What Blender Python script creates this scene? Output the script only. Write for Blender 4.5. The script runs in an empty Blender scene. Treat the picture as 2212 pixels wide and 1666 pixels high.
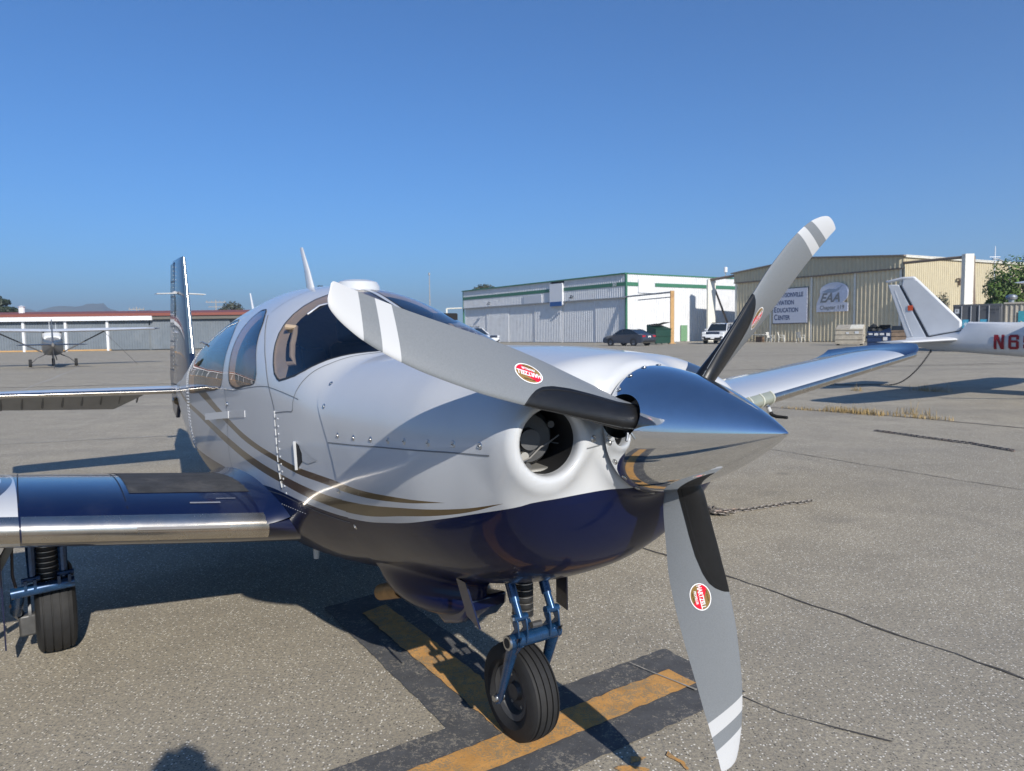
import bpy, math, random
import numpy as np
from mathutils import Matrix, Vector
from mathutils.geometry import delaunay_2d_cdt

random.seed(7); rng = np.random.RandomState(7)
sc = bpy.context.scene
COL = sc.collection
PI = math.pi
R = math.radians

# ---------------------------------------------------------------- camera
PITCH, ROLL, CAMH = .0744, .0141, 1.48
cam = bpy.data.cameras.new('camera'); camo = bpy.data.objects.new('camera', cam); COL.objects.link(camo)
_fw = Vector((0, math.cos(PITCH), -math.sin(PITCH))); _up = Vector((0, math.sin(PITCH), math.cos(PITCH))); _rt = Vector((1, 0, 0))
_r2 = math.cos(ROLL)*_rt - math.sin(ROLL)*_up; _u2 = math.sin(ROLL)*_rt + math.cos(ROLL)*_up
camo.matrix_world = Matrix(((_r2.x, _u2.x, -_fw.x, 0), (_r2.y, _u2.y, -_fw.y, 0), (_r2.z, _u2.z, -_fw.z, CAMH), (0, 0, 0, 1)))
cam.sensor_width = 36; cam.lens = 36*1530/2212; cam.clip_start = .03; cam.clip_end = 9000
cam.dof.use_dof = True; cam.dof.focus_distance = 2.1; cam.dof.aperture_fstop = 10.0
sc.camera = camo

# ---------------------------------------------------------------- sky, sun, exposure
SUN_AZ, SUN_EL = R(25.5), R(29)          # sun stands behind the camera, to its right
sun_dir = Vector((math.sin(SUN_AZ)*math.cos(SUN_EL), -math.cos(SUN_AZ)*math.cos(SUN_EL), math.sin(SUN_EL)))
w = bpy.data.worlds.new('World'); sc.world = w; w.use_nodes = True
wn = w.node_tree.nodes; wl = w.node_tree.links; wn.clear()
sky = wn.new('ShaderNodeTexSky'); sky.sky_type = 'NISHITA'; sky.sun_disc = False
sky.sun_elevation = SUN_EL; sky.sun_rotation = math.atan2(sun_dir.x, sun_dir.y)
sky.altitude = 600; sky.air_density = 1.0; sky.dust_density = .1; sky.ozone_density = 4.5
bg = wn.new('ShaderNodeBackground'); bg.inputs['Strength'].default_value = .086
wo = wn.new('ShaderNodeOutputWorld'); tint = wn.new('ShaderNodeMix'); tint.data_type = 'RGBA'; tint.blend_type = 'MULTIPLY'; tint.inputs[0].default_value = 1; tint.inputs[7].default_value = (.37, .76, 1.10, 1); wl.new(sky.outputs[0], tint.inputs[6])
bw = wn.new('ShaderNodeRGBToBW'); wl.new(tint.outputs[2], bw.inputs[0]); k1 = wn.new('ShaderNodeMath'); k1.operation = 'MULTIPLY_ADD'; k1.inputs[1].default_value = .0; k1.inputs[2].default_value = 1; wl.new(bw.outputs[0], k1.inputs[0])
k2 = wn.new('ShaderNodeMath'); k2.operation = 'DIVIDE'; k2.inputs[0].default_value = 1; wl.new(k1.outputs[0], k2.inputs[1]); cmp_ = wn.new('ShaderNodeVectorMath'); cmp_.operation = 'SCALE'; wl.new(tint.outputs[2], cmp_.inputs[0]); wl.new(k2.outputs[0], cmp_.inputs['Scale']); wl.new(cmp_.outputs[0], bg.inputs[0]); wl.new(bg.outputs[0], wo.inputs[0])
sl = bpy.data.lights.new('sun', 'SUN'); sl.energy = 4.5; sl.angle = R(.53); sl.color = (1, .95, .87)
so = bpy.data.objects.new('sun', sl); COL.objects.link(so); so.rotation_euler = (-sun_dir).to_track_quat('-Z', 'Y').to_euler(); so.location = sun_dir*50
sc.view_settings.view_transform = 'Standard'; sc.view_settings.look = 'None'; sc.view_settings.exposure = .48; sc.view_settings.gamma = 1
sc.view_settings.use_curve_mapping = False
sc.cycles.max_bounces = 8; sc.cycles.transparent_max_bounces = 12; sc.cycles.caustics_reflective = False; sc.cycles.caustics_refractive = False
sc.cycles.sample_clamp_indirect = 6

# ---------------------------------------------------------------- helpers: materials
class NT:
    def __init__(s, m): s.m = m; m.use_nodes = True; s.n = m.node_tree.nodes; s.l = m.node_tree.links; s.b = s.n['Principled BSDF']
    def new(s, t, **k):
        x = s.n.new(t)
        for a, v in k.items(): setattr(x, a, v)
        return x
    def link(s, a, b): s.l.new(a, b)
    def val(s, i, v):
        if hasattr(v, 'is_output'): s.l.new(v, i)
        else: i.default_value = v
    def math(s, op, a, b=0., c=0.):
        x = s.new('ShaderNodeMath', operation=op); s.val(x.inputs[0], a); s.val(x.inputs[1], b); s.val(x.inputs[2], c); return x.outputs[0]
    def mix(s, f, a, b):
        x = s.new('ShaderNodeMix', data_type='RGBA'); s.val(x.inputs[0], f); s.val(x.inputs[6], a if hasattr(a, 'is_output') else (*a[:3], 1)); s.val(x.inputs[7], b if hasattr(b, 'is_output') else (*b[:3], 1)); return x.outputs[2]
    def noise(s, scale, detail=4, rough=.55, vec=None, dist=0):
        x = s.new('ShaderNodeTexNoise'); x.inputs['Scale'].default_value = scale; x.inputs['Detail'].default_value = detail; x.inputs['Roughness'].default_value = rough; x.inputs['Distortion'].default_value = dist
        if vec is not None: s.link(vec, x.inputs['Vector'])
        return x.outputs['Fac']
    def ramp(s, f, *stops):
        x = s.new('ShaderNodeValToRGB'); e = x.color_ramp.elements
        while len(e) < len(stops): e.new(.5)
        for q, (p, c) in zip(e, stops): q.position = p; q.color = (c, c, c, 1) if isinstance(c, (int, float)) else (*c, 1)
        s.link(f, x.inputs[0]); return x.outputs[0]
    def obj(s): return s.new('ShaderNodeTexCoord').outputs['Object']
    def sep(s, v): x = s.new('ShaderNodeSeparateXYZ'); s.link(v, x.inputs[0]); return x.outputs
    def attr(s, name): return s.new('ShaderNodeAttribute', attribute_name=name).outputs['Fac']
    def bump(s, h, strength=.3, dist=.01):
        x = s.new('ShaderNodeBump'); x.inputs['Strength'].default_value = strength; x.inputs['Distance'].default_value = dist; s.link(h, x.inputs['Height']); s.link(x.outputs[0], s.b.inputs['Normal'])
MATS = {}
def mat(name, col=(.5, .5, .5), rough=.5, metal=0., coat=0., var=.12, scale=6., spec=.5, dirt=None, bump=0., rvar=.1):
    if name in MATS: return MATS[name]
    m = bpy.data.materials.new(name); t = NT(m); MATS[name] = m
    b = t.b; b.inputs['Roughness'].default_value = rough; b.inputs['Metallic'].default_value = metal; b.inputs['Coat Weight'].default_value = coat; b.inputs['Coat Roughness'].default_value = .04
    b.inputs['Specular IOR Level'].default_value = spec
    o = t.obj(); n = t.noise(scale, 5, .6, o)
    c = t.mix(t.ramp(n, (.3, 0.), (.7, 1.)), [x*(1-var) for x in col], [min(1, x*(1+var)) for x in col])
    if dirt:
        n2 = t.noise(scale*.35, 6, .7, o, .5); c = t.mix(t.ramp(n2, (.52, 0.), (.75, dirt[3])), c, dirt[:3])
    t.link(c, b.inputs['Base Color'])
    if rvar: t.link(t.math('MULTIPLY_ADD', t.noise(scale*2.3, 4, .6, o), rvar, rough-rvar*.5), b.inputs['Roughness'])
    if bump: t.bump(t.noise(scale*12, 3, .6, o), bump, .004)
    return m
# ---------------------------------------------------------------- helpers: meshes
def link(o, parent=None):
    COL.objects.link(o)
    if parent is not None: o.parent = parent
    return o
def mesh(name, V, F, mats, parent=None, smooth=True, mi=None, normals=None, angle=None):
    me = bpy.data.meshes.new(name); me.from_pydata([tuple(map(float, v)) for v in V], [], [tuple(map(int, f)) for f in F])
    for m in (mats if isinstance(mats, (list, tuple)) else [mats]): me.materials.append(m)
    if mi is not None: me.polygons.foreach_set('material_index', np.asarray(mi, dtype=np.int32))
    if smooth: me.polygons.foreach_set('use_smooth', np.ones(len(me.polygons), dtype=bool))
    me.update()
    if normals is not None: me.normals_split_custom_set_from_vertices([tuple(map(float, n)) for n in normals])
    elif smooth and angle is not None: me.set_sharp_from_angle(angle=R(angle))
    return link(bpy.data.objects.new(name, me), parent)
def thing(name, label, cat, loc=(0, 0, 0), rz=0., group=None):
    o = bpy.data.objects.new(name, None); COL.objects.link(o); o.empty_display_size = .2
    o.location = loc; o.rotation_euler = (0, 0, rz); o['label'] = label; o['category'] = cat
    if group: o['group'] = group
    return o
def tag(o, label, cat, group=None):
    o['label'] = label; o['category'] = cat
    if group: o['group'] = group
    return o
def kind(o, k): o['kind'] = k; return o
class MB:
    def __init__(s): s.V = []; s.F = []; s.M = []
    def add(s, V, F, m=0, M=None):
        k = len(s.V)
        for v in V:
            v = Vector(v); s.V.append(tuple(M @ v if M is not None else v))
        for f in F: s.F.append(tuple(i+k for i in f)); s.M.append(m)
        return s
    def box(s, c, d, m=0, M=None, taper=None):
        x, y, z = [q/2 for q in d]; tx, ty = taper or (1, 1)
        V = [(-x, -y, -z), (x, -y, -z), (x, y, -z), (-x, y, -z), (-x*tx, -y*ty, z), (x*tx, -y*ty, z), (x*tx, y*ty, z), (-x*tx, y*ty, z)]
        V = [(a+c[0], b+c[1], e+c[2]) for a, b, e in V]
        return s.add(V, [(0, 3, 2, 1), (4, 5, 6, 7), (0, 1, 5, 4), (1, 2, 6, 5), (2, 3, 7, 6), (3, 0, 4, 7)], m, M)
    def tube(s, P, r, n=10, m=0, caps=True, M=None):
        P = [Vector(p) for p in P]; rr = r if isinstance(r, (list, tuple)) else [r]*len(P); V = []; F = []
        d0 = (P[1]-P[0]).normalized(); a = d0.orthogonal().normalized()
        for i, p in enumerate(P):
            d = (P[min(i+1, len(P)-1)]-P[max(i-1, 0)]).normalized(); a = (a-d*a.dot(d)).normalized(); b = d.cross(a)
            for k in range(n):
                t = 2*PI*k/n; V.append(p+(a*math.cos(t)+b*math.sin(t))*rr[i])
        for i in range(len(P)-1):
            for k in range(n): F.append((i*n+k, i*n+(k+1) % n, (i+1)*n+(k+1) % n, (i+1)*n+k))
        if caps: F.append(tuple(range(n-1, -1, -1))); F.append(tuple((len(P)-1)*n+k for k in range(n)))
        return s.add(V, F, m, M)
    def lathe(s, prof, n=24, m=0, M=None, axis='z', close=False):
        V = []; F = []; k = len(prof)
        for j in range(n):
            t = 2*PI*j/n
            for (r, h) in prof:
                p = (r*math.cos(t), r*math.sin(t), h)
                V.append(p if axis == 'z' else ((h, p[0], p[1]) if axis == 'x' else (p[1], h, p[0])))
        for j in range(n):
            q = (j+1) % n
            for i in range(k-1): F.append((j*k+i, q*k+i, q*k+i+1, j*k+i+1))
            if close: F.append((j*k+k-1, q*k+k-1, q*k, j*k))
        return s.add(V, F, m, M)
    def prism(s, poly, d0, d1, m=0, M=None, axis='y'):
        n = len(poly); mk = {'y': lambda p, d: (p[0], d, p[1]), 'x': lambda p, d: (d, p[0], p[1]), 'z': lambda p, d: (p[0], p[1], d)}[axis]
        V = [mk(p, d0) for p in poly]+[mk(p, d1) for p in poly]
        return s.add(V, [tuple(range(n)), tuple(range(2*n-1, n-1, -1))]+[(i, i+n, (i+1) % n+n, (i+1) % n) for i in range(n)], m, M)
    def obj(s, name, mats, parent=None, smooth=False, angle=35, bevel=0):
        o = mesh(name, s.V, s.F, mats, parent, smooth or bevel > 0, s.M, None, angle)
        if bevel:
            b = o.modifiers.new('bevel', 'BEVEL'); b.width = bevel; b.segments = 2; b.limit_method = 'ANGLE'; b.angle_limit = R(40)
        return o
def share(src, name, parent, loc, rot=None, scale=None):
    o = bpy.data.objects.new(name, src.data); link(o, parent); o.location = loc
    if rot: o.rotation_euler = rot
    if scale: o.scale = scale
    return o
def copy_tree(o, parent=None):
    c = o.copy(); COL.objects.link(c); c.parent = parent
    for ch in list(o.children): copy_tree(ch, c)
    return c
FONTN = [0]
def text_mesh(body, size, bold=0., shear=0., align='CENTER', squeeze=1.):
    """flat letters in the xy plane: vertices, faces"""
    cu = bpy.data.curves.new('lettering', 'FONT'); cu.body = body; cu.size = size; cu.align_x = align; cu.align_y = 'CENTER'; cu.offset = bold; cu.shear = shear; cu.resolution_u = 3; cu.space_character = 1.0
    o = bpy.data.objects.new('lettering', cu); COL.objects.link(o)
    dg = bpy.context.evaluated_depsgraph_get(); me = bpy.data.meshes.new_from_object(o.evaluated_get(dg))
    V = [(v.co.x*squeeze, v.co.y) for v in me.vertices]; F = [tuple(p.vertices) for p in me.polygons]
    bpy.data.objects.remove(o); bpy.data.curves.remove(cu); bpy.data.meshes.remove(me)
    return V, F
def letters(name, body, size, m, parent, M, **k):
    V, F = text_mesh(body, size, **k)
    return mesh(name, [M @ Vector((x, y, 0)) for x, y in V], F, m, parent, False)
def pchip(xs, ys, x):
    xs = np.asarray(xs, float); ys = np.asarray(ys, float); h = np.diff(xs); d = np.diff(ys)/h; n = len(xs); m = np.zeros(n)
    for i in range(1, n-1):
        if d[i-1]*d[i] > 0:
            w1 = 2*h[i]+h[i-1]; w2 = h[i]+2*h[i-1]; m[i] = (w1+w2)/(w1/d[i-1]+w2/d[i])
    m[0] = d[0]; m[-1] = d[-1]; x = np.asarray(x, float)
    i = np.clip(np.searchsorted(xs, x)-1, 0, n-2); t = (x-xs[i])/h[i]
    return ((1+2*t)*(1-t)**2)*ys[i]+t*(1-t)**2*h[i]*m[i]+t*t*(3-2*t)*ys[i+1]+t*t*(t-1)*h[i]*m[i+1]
def smooth_closed(P, n):
    P = np.array(P, float); k = len(P); Q = np.vstack([P, P[:1]]); d = np.concatenate([[0], np.cumsum(np.linalg.norm(np.diff(Q, axis=0)*np.array([1, .6]), axis=1))])
    t = np.linspace(0, d[-1], n, endpoint=False); E = np.vstack([P[-3:], P, P[:4]]); de = np.concatenate([[d[-4]-d[-1], d[-3]-d[-1], d[-2]-d[-1]], d[:-1], d[-1]+d[:4]])
    return np.stack([pchip(de, E[:, 0], t), pchip(de, E[:, 1], t)], 1)
# ================================================================ THE SETTING
def ground_mat():
    m = bpy.data.materials.new('apron_asphalt'); t = NT(m); o = t.obj()
    big = t.noise(.22, 5, .6, o); mid = t.noise(1.7, 5, .65, o, .3); fine = t.noise(70, 4, .8, o); grit = t.noise(190, 3, .8, o)
    v = t.new('ShaderNodeTexVoronoi'); v.inputs['Scale'].default_value = 85; t.link(o, v.inputs['Vector'])
    pale = t.math('LESS_THAN', v.outputs['Distance'], .30)
    sel = t.math('GREATER_THAN', t.sep(v.outputs['Color'])[0], .72)
    dk = t.math('MULTIPLY', pale, t.math('LESS_THAN', t.sep(v.outputs['Color'])[0], .3))
    c = t.mix(t.ramp(big, (.3, 0.), (.7, 1.)), (.40, .345, .248), (.50, .432, .315))
    c = t.mix(t.ramp(mid, (.38, 0.), (.66, .75)), c, (.300, .260, .190))
    c = t.mix(t.ramp(fine, (.38, .95), (.58, 0.)), c, (.19, .174, .148))
    c = t.mix(t.ramp(grit, (.5, 0.), (.75, .7)), c, (.56, .52, .45))
    c = t.mix(t.math('MULTIPLY', t.math('MULTIPLY', pale, sel), .85), c, (.92, .87, .76))
    c = t.mix(t.math('MULTIPLY', dk, .8), c, (.07, .065, .058))
    # sealed strips and streaks far out on the apron
    mp = t.new('ShaderNodeMapping'); mp.inputs['Scale'].default_value = (.05, .55, 1); mp.inputs['Rotation'].default_value = (0, 0, .12); t.link(o, mp.inputs['Vector'])
    st = t.noise(1., 4, .6, mp.outputs[0]); c = t.mix(t.ramp(st, (.52, 0.), (.68, .35)), c, (.21, .195, .17))
    spots = t.new('ShaderNodeTexVoronoi'); spots.inputs['Scale'].default_value = 1.1; t.link(o, spots.inputs['Vector']); sp = t.math('MULTIPLY', t.ramp(t.math('ADD', spots.outputs['Distance'], t.math('MULTIPLY', mid, .10)), (.09, 1.), (.17, 0.)), t.math('GREATER_THAN', t.sep(spots.outputs['Color'])[1], .72)); c = t.mix(t.math('MULTIPLY', sp, .6), c, (.12, .11, .095))
    oil = t.noise(.55, 3, .5, o, 1.2); c = t.mix(t.ramp(oil, (.66, 0.), (.76, .5)), c, (.16, .15, .132))
    t.link(c, t.b.inputs['Base Color']); t.b.inputs['Roughness'].default_value = .93; t.b.inputs['Specular IOR Level'].default_value = .3
    h = t.math('ADD', t.math('MULTIPLY', fine, .6), t.math('MULTIPLY', grit, .5)); t.bump(t.math('ADD', h, t.math('MULTIPLY', pale, .25)), .32, .006)
    return m
GM = ground_mat()
S_ = 4500
kind(mesh('apron', [(-S_, -S_, 0), (S_, -S_, 0), (S_, S_, 0), (-S_, S_, 0)], [(0, 1, 2, 3)], GM, None, False), 'structure')

def paint_mat(name, col, under, wear, ribs=0.):
    m = bpy.data.materials.new(name); t = NT(m); o = t.obj()
    n = t.noise(120, 4, .8, o); n2 = t.noise(5, 5, .65, o, .4); n3 = t.noise(38, 4, .7, o)
    c = t.mix(t.ramp(t.noise(14, 4, .6, o), (.3, 0.), (.7, 1.)), [x*.8 for x in col], [min(1, x*1.15) for x in col])
    f = t.math('ADD', t.math('ADD', t.math('MULTIPLY', n, .55), t.math('MULTIPLY', n2, .28)), t.math('MULTIPLY', n3, .35))
    c = t.mix(t.ramp(f, (wear, 0.), (wear+.07, .85)), c, under)
    t.link(c, t.b.inputs['Base Color']); t.b.inputs['Roughness'].default_value = .8; t.b.inputs['Specular IOR Level'].default_value = .3
    t.bump(n, .5, .006)
    return m
YEL = paint_mat('road_paint_yellow', (.64, .33, .10), (.30, .235, .145), .575)
BLK = paint_mat('road_paint_black', (.098, .098, .100), (.33, .295, .235), .62)
dv = Vector((.8305, .557, 0)); ev = Vector((-.557, .8305, 0))
def sheet(name, pts, m, z, jag=.004, step=.035, k='structure'):
    """flat marking with a slightly ragged edge"""
    out = []
    for i, p in enumerate(pts):
        q = pts[(i+1) % len(pts)]; p = Vector((p[0], p[1], 0)); q = Vector((q[0], q[1], 0)); n = max(1, int((q-p).length/step))
        for j in range(n): c = p.lerp(q, j/n); out.append((c.x+random.uniform(-jag, jag), c.y+random.uniform(-jag, jag), z))
    o = mesh(name, out, [tuple(range(len(out)))], m, None, False)
    return kind(o, k)
P0 = Vector((.708, 2.925, 0)); X0 = P0-dv*.985     # bar of the T and where its stem meets it
def q(a, b): v = P0+dv*a+ev*b; return (v.x, v.y)
mk = thing('tie_down_marking', 'worn yellow T painted on a black ground under the nose wheel', 'ground marking')
# black ground: one T outline, yellow bars 4 mm above
o = sheet('black_border', [q(-3, -.235), q(.12, -.235), q(.14, .235), q(-.60, .235), q(-.585, 1.70), q(-.99, 1.66), q(-1.01, .235), q(-3, .235)], BLK, .004); o.parent = mk; del o['kind']
o = sheet('yellow_bar', [q(-2.9, -.078), q(0, -.078), q(.0, .078), q(-2.9, .078)], YEL, .008, .005); o.parent = mk; del o['kind']
o = sheet('yellow_stem', [q(-.708, .082), q(-.70, 1.50), q(-.855, 1.46), q(-.86, .082)], YEL, .008, .005); o.parent = mk; del o['kind']
scrib = [([(.535, 2.385), (.56, 2.345), (.585, 2.285), (.57, 2.28), (.545, 2.335), (.52, 2.37)], 'short yellow paint dash left on the asphalt by the lower propeller tip'),
         ([(.40, 2.36), (.445, 2.362), (.43, 2.335), (.385, 2.325)], 'small yellow paint scrap by the tip of the blade shadow'),
         ([(.33, 2.30), (.37, 2.31), (.45, 2.295), (.44, 2.27), (.35, 2.275)], 'broken yellow paint scrap at the very front of the asphalt')]
for pts, lb in scrib:
    o = sheet('paint_mark', pts, YEL, .004, .006, .02); del o['kind']; tag(o, lb, 'paint mark', 'scraps of yellow paint')
CRK = mat('crack_fill', (.075, .068, .060), .95, var=.5, scale=30)
CRL = mat('joint_dust', (.36, .33, .28), .95, var=.4, scale=30)
def strip(name, pts, wd, m, z=.004, jit=.03, step=.08):
    V = []; F = []; P = []
    for a, b in zip(pts[:-1], pts[1:]):
        a = Vector((*a, 0)); b = Vector((*b, 0)); n = max(1, int((b-a).length/step))
        for j in range(n): P.append(a.lerp(b, j/n))
    P.append(Vector((*pts[-1], 0))); off = 0
    for i, p in enumerate(P):
        d = (P[min(i+1, len(P)-1)]-P[max(i-1, 0)]).normalized(); n = Vector((-d.y, d.x, 0)); off = off*.8+random.uniform(-jit, jit)*.35; ww = wd*random.uniform(.35, 1.3)/2
        V += [(*(p+n*(off+ww)).xy, z), (*(p+n*(off-ww)).xy, z)]
        if i: k = 2*i; F.append((k-2, k-1, k+1, k))
    return kind(mesh(name, V, F, m, None, False), 'structure')
strip('pavement_crack', [(-.2, 6.3), (.45, 5.35), (.859, 4.788), (1.052, 4.518), (1.277, 4.165), (1.513, 3.84), (1.795, 3.392), (2.135, 2.876), (2.6, 2.2)], .016, CRK)
strip('pavement_crack', [(3.4, 15.2), (4.752, 13.56), (5.34, 12.829), (5.976, 12.229), (6.671, 11.353), (7.397, 10.164), (8.2, 8.9)], .05, CRK, jit=.06)
strip('pavement_crack', [(2.4, 9.9), (3.268, 8.506), (3.886, 7.424), (4.589, 6.275), (5.2, 5.2)], .012, CRK)
strip('pavement_crack', [(.86, 2.8), (1.02, 2.62), (1.35, 2.45)], .008, CRK)
strip('pavement_joint', [(.509, 3.045), (.598, 2.945), (.74, 2.80)], .012, CRL, z=.012, jit=.003)
strip('pavement_joint', [(-14, 7.7), (-9, 9.4), (-5.3, 10.6), (1, 12.6)], .06, CRL)
strip('pavement_joint', [(-26, 20.5), (-15, 22), (-9, 23), (6, 25.5), (30, 30)], .12, CRK, jit=.05, step=.4)
strip('pavement_joint', [(-40, 29.5), (-20, 31), (0, 33), (30, 37)], .16, CRL, jit=.05, step=.4)
strip('pavement_joint', [(-22, 36), (-17.5, 27), (-14.5, 21), (-12, 16)], .12, CRL, jit=.06, step=.3)
strip('pavement_joint', [(-9, 44), (-5.5, 27), (-5, 20)], .14, CRK, jit=.08, step=.3)
strip('pavement_joint', [(9, 26), (16, 26.8), (26, 28)], .10, CRK, jit=.05, step=.3)
strip('pavement_joint', [(6, 40), (20, 41), (40, 43.5)], .22, CRK, jit=.05, step=.5)

# ---------------------------------------------------------------- hills and haze
def hills():
    V = []; F = []; n = 220
    for i in range(n+1):
        a = -1.15+1.25*i/n; x, y = 2500*math.sin(a), 2500*math.cos(a)
        h = 62+38*math.exp(-((a+.60)/.05)**2)+42*math.exp(-((a+.53)/.045)**2)+16*math.exp(-((a+.46)/.05)**2)
        h *= .86 if a < -.48 else max(.20, 1-(a+.48)*4.5)
        h += 7*math.sin(a*67)+5*math.sin(a*131+1)+3.5*random.random()+(9*random.random() if random.random() > .8 else 0)
        V += [(x*.86, y*.86, -1), (x, y, max(12, h)), (x*1.25, y*1.25, -1)]
        if i: k = 3*i; F += [(k-3, k, k+1, k-2), (k-2, k+1, k+2, k-1)]
    return kind(mesh('hills', V, F, mat('hill_scrub', (.075, .085, .055), .95, var=.4, scale=.02), None, False), 'structure')
hills()
HZ = bpy.data.materials.new('haze_air'); HZ.use_nodes = True; HZ.node_tree.nodes.clear()
hv = HZ.node_tree.nodes.new('ShaderNodeVolumePrincipled'); ho = HZ.node_tree.nodes.new('ShaderNodeOutputMaterial'); HZ.node_tree.links.new(hv.outputs[0], ho.inputs['Volume'])
hv.inputs['Color'].default_value = (.74, .87, 1, 1); hv.inputs['Density'].default_value = .00055; hv.inputs['Anisotropy'].default_value = .2
def haze(): kind(MB().box((0, 1400, 85), (5900, 4600, 172)).obj('haze', HZ), 'stuff')

# ---------------------------------------------------------------- trees
def leaf_mat(name, c): return mat(name, c, .55, var=.45, scale=1.5, spec=.35)
BARK = mat('bark', (.11, .085, .065), .9, var=.3, scale=4)
def tree(label, loc, blobs, n, leaf, m, trunk, group=None, name='tree', seed=1):
    r = random.Random(seed); t = thing(name, label, 'tree', loc, 0, group)
    mb = MB(); mb.tube(trunk[0], trunk[1], 8)
    for (c, s) in blobs[:6]: mb.tube([trunk[0][-1], Vector(trunk[0][-1]).lerp(Vector(c), .5)+Vector((0, 0, .1)), c], [trunk[1][-1]*.8, trunk[1][-1]*.5, trunk[1][-1]*.2], 6)
    mb.obj('trunk', BARK, t, True)
    V = []; F = []
    for i in range(n):
        c, s = r.choice(blobs); u = Vector((r.gauss(0, 1), r.gauss(0, 1), r.gauss(0, 1))).normalized()*(r.random()**.4)
        p = Vector(c)+Vector((u.x*s[0], u.y*s[1], u.z*s[2])); d = (u+Vector((r.uniform(-.7, .7), r.uniform(-.7, .7), r.uniform(-.2, .9)))).normalized()
        a = d.orthogonal().normalized(); a.rotate(Matrix.Rotation(r.uniform(0, 6.3), 3, d)); b = d.cross(a); l = leaf*r.uniform(.6, 1.3); k = len(V)
        V += [p-a*l*.5, p+b*l*.32, p+a*l*.5+d*l*.1, p-b*l*.32]; F.append((k, k+1, k+2, k+3))
    mesh('crown', V, F, m, t, False)
    return t
DKG = leaf_mat('leaf_conifer', (.030, .042, .022)); OLV = leaf_mat('leaf_olive', (.060, .066, .030)); BRT = leaf_mat('leaf_bright', (.085, .14, .026)); GRY = leaf_mat('leaf_grey', (.06, .065, .045))
tree('dark conifer rising behind the long hangar at the far left edge', (-82.0, 112, 0), [((-2, 0, 7.6), (4.0, 3, 1.5)), ((-1, 0, 5.8), (5.0, 3, 1.5)), ((-2.4, 0, 9.3), (2.4, 2, 1.3)), ((1.6, 0, 6.0), (3.2, 2, .7)), ((.4, 0, 7.4), (2.8, 2, .7))], 7000, .55, DKG, ([(-2, 0, 0), (-2, 0, 8)], [.35, .12]), name='cypress_tree', seed=3)
tree('open bushy tree behind the red roof between the fin and the cabin roof', (-47, 120, 0), [((0, 0, 6.3), (1.8, 1.5, 1.2)), ((-1.6, 0, 5.4), (1.4, 1, .8)), ((1.2, 0, 5.5), (1.2, 1, .9))], 1500, .42, GRY, ([(0, 0, 0), (0, 0, 5)], [.3, .12]), seed=5)
tree('round treetop showing over the left end of the white hangar roof', (-5.5, 150, 0), [((0, 0, 10.3), (2.6, 2, 1.5)), ((-.8, 0, 9.4), (2.4, 2, 1.2))], 2200, .5, OLV, ([(0, 0, 0), (0, 0, 9)], [.35, .15]), seed=7)
tree('small treetop just visible beside the white blade antenna on the roof', (-40, 150, 0), [((0, 0, 10.9), (1.1, 1, 1.1))], 500, .4, GRY, ([(0, 0, 0), (0, 0, 10)], [.25, .1]), seed=8)
tree('bright green leafy tree standing behind the shipping containers', (35.6, 50.0, 0), [((0, 0, 4.9), (2.1, 1.8, 1.6)), ((1.6, 0, 4.9), (1.7, 1.6, 1.3)), ((-1.2, 0, 4.0), (1.2, 1, 1.0)), ((2.8, 0, 3.9), (1.5, 1.2, 1.2)), ((-.4, 0, 3.1), (1.5, 1, .8)), ((-1.3, .2, 3.0), (.8, .8, .5))], 9000, .22, BRT, ([(.6, 0, 0), (.5, 0, 3.4)], [.16, .09]), seed=9)
tree('low grey green shrub against the cream wall left of the dark container', (27.0, 44.6, 0), [((0, 0, 2.9), (.45, .4, .8)), ((-.5, 0, 2.3), (.5, .4, .7))], 900, .14, GRY, ([(0, 0, 0), (0, 0, 2)], [.05, .03]), name='shrub', seed=11)

# ---------------------------------------------------------------- corrugated buildings
def corr(w, h, pitch, dep, m, name, parent, M, duty=.42, z0=0., slope=None, prof=((0, 0), (.25, 0), (.32, 1), (.57, 1), (.63, 0))):
    """upright trapezoid-profile sheet: x along the wall, -y out, z up; slope: height as a function of x"""
    xs = []; n = int(w/pitch)
    for i in range(n+1):
        for f, d in prof:
            x = (i+f)*pitch
            if x < w: xs.append((x, -d*dep))
    xs.append((w, 0)); V = []; F = []
    for i, (x, y) in enumerate(xs):
        V += [(x, y, z0), (x, y, slope(x) if slope else h)]
        if i: k = 2*i; F.append((k-2, k, k+1, k-1))
    return mesh(name, [M @ Vector(v) for v in V], F, m, parent, False)
WHT = mat('hangar_white', (.68, .69, .70), .55, var=.06, scale=1.2, dirt=(.42, .40, .37, .35))
GRN = mat('hangar_green', (.045, .17, .10), .5, var=.15); ROOFG = mat('roof_grey', (.30, .31, .32), .6); PANW = mat('panel_white', (.74, .75, .77), .5, var=.05)
DARK = mat('dark_gap', (.02, .02, .022), .8, rvar=0); SIGNB = mat('sign_blue', (.02, .09, .28), .5)
CREAM = mat('hangar_cream', (.52, .455, .31), .55, var=.06, scale=1.5, dirt=(.40, .32, .20, .35)); TANW = mat('hangar_tan', (.72, .61, .41), .55, var=.08, scale=1.5, dirt=(.24, .20, .14, .4)); CRTR = mat('trim_cream', (.72, .70, .62), .5)
BRTR = mat('trim_brown', (.20, .15, .11), .6); RUST = mat('rusty_orange', (.50, .30, .12), .75, var=.2, scale=1.2, dirt=(.26, .085, .035, .95))
def frame_on(A, B):
    A = Vector((*A, 0)); B = Vector((*B, 0)); d = (B-A).normalized(); return A, math.atan2(d.y, d.x), (B-A).length
A, rz, Lw = frame_on((-8, 122), (14.5, 89))
hw = thing('white_hangar', 'white corrugated hangar with green stripe and sliding doors', 'hangar', A, rz)
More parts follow.
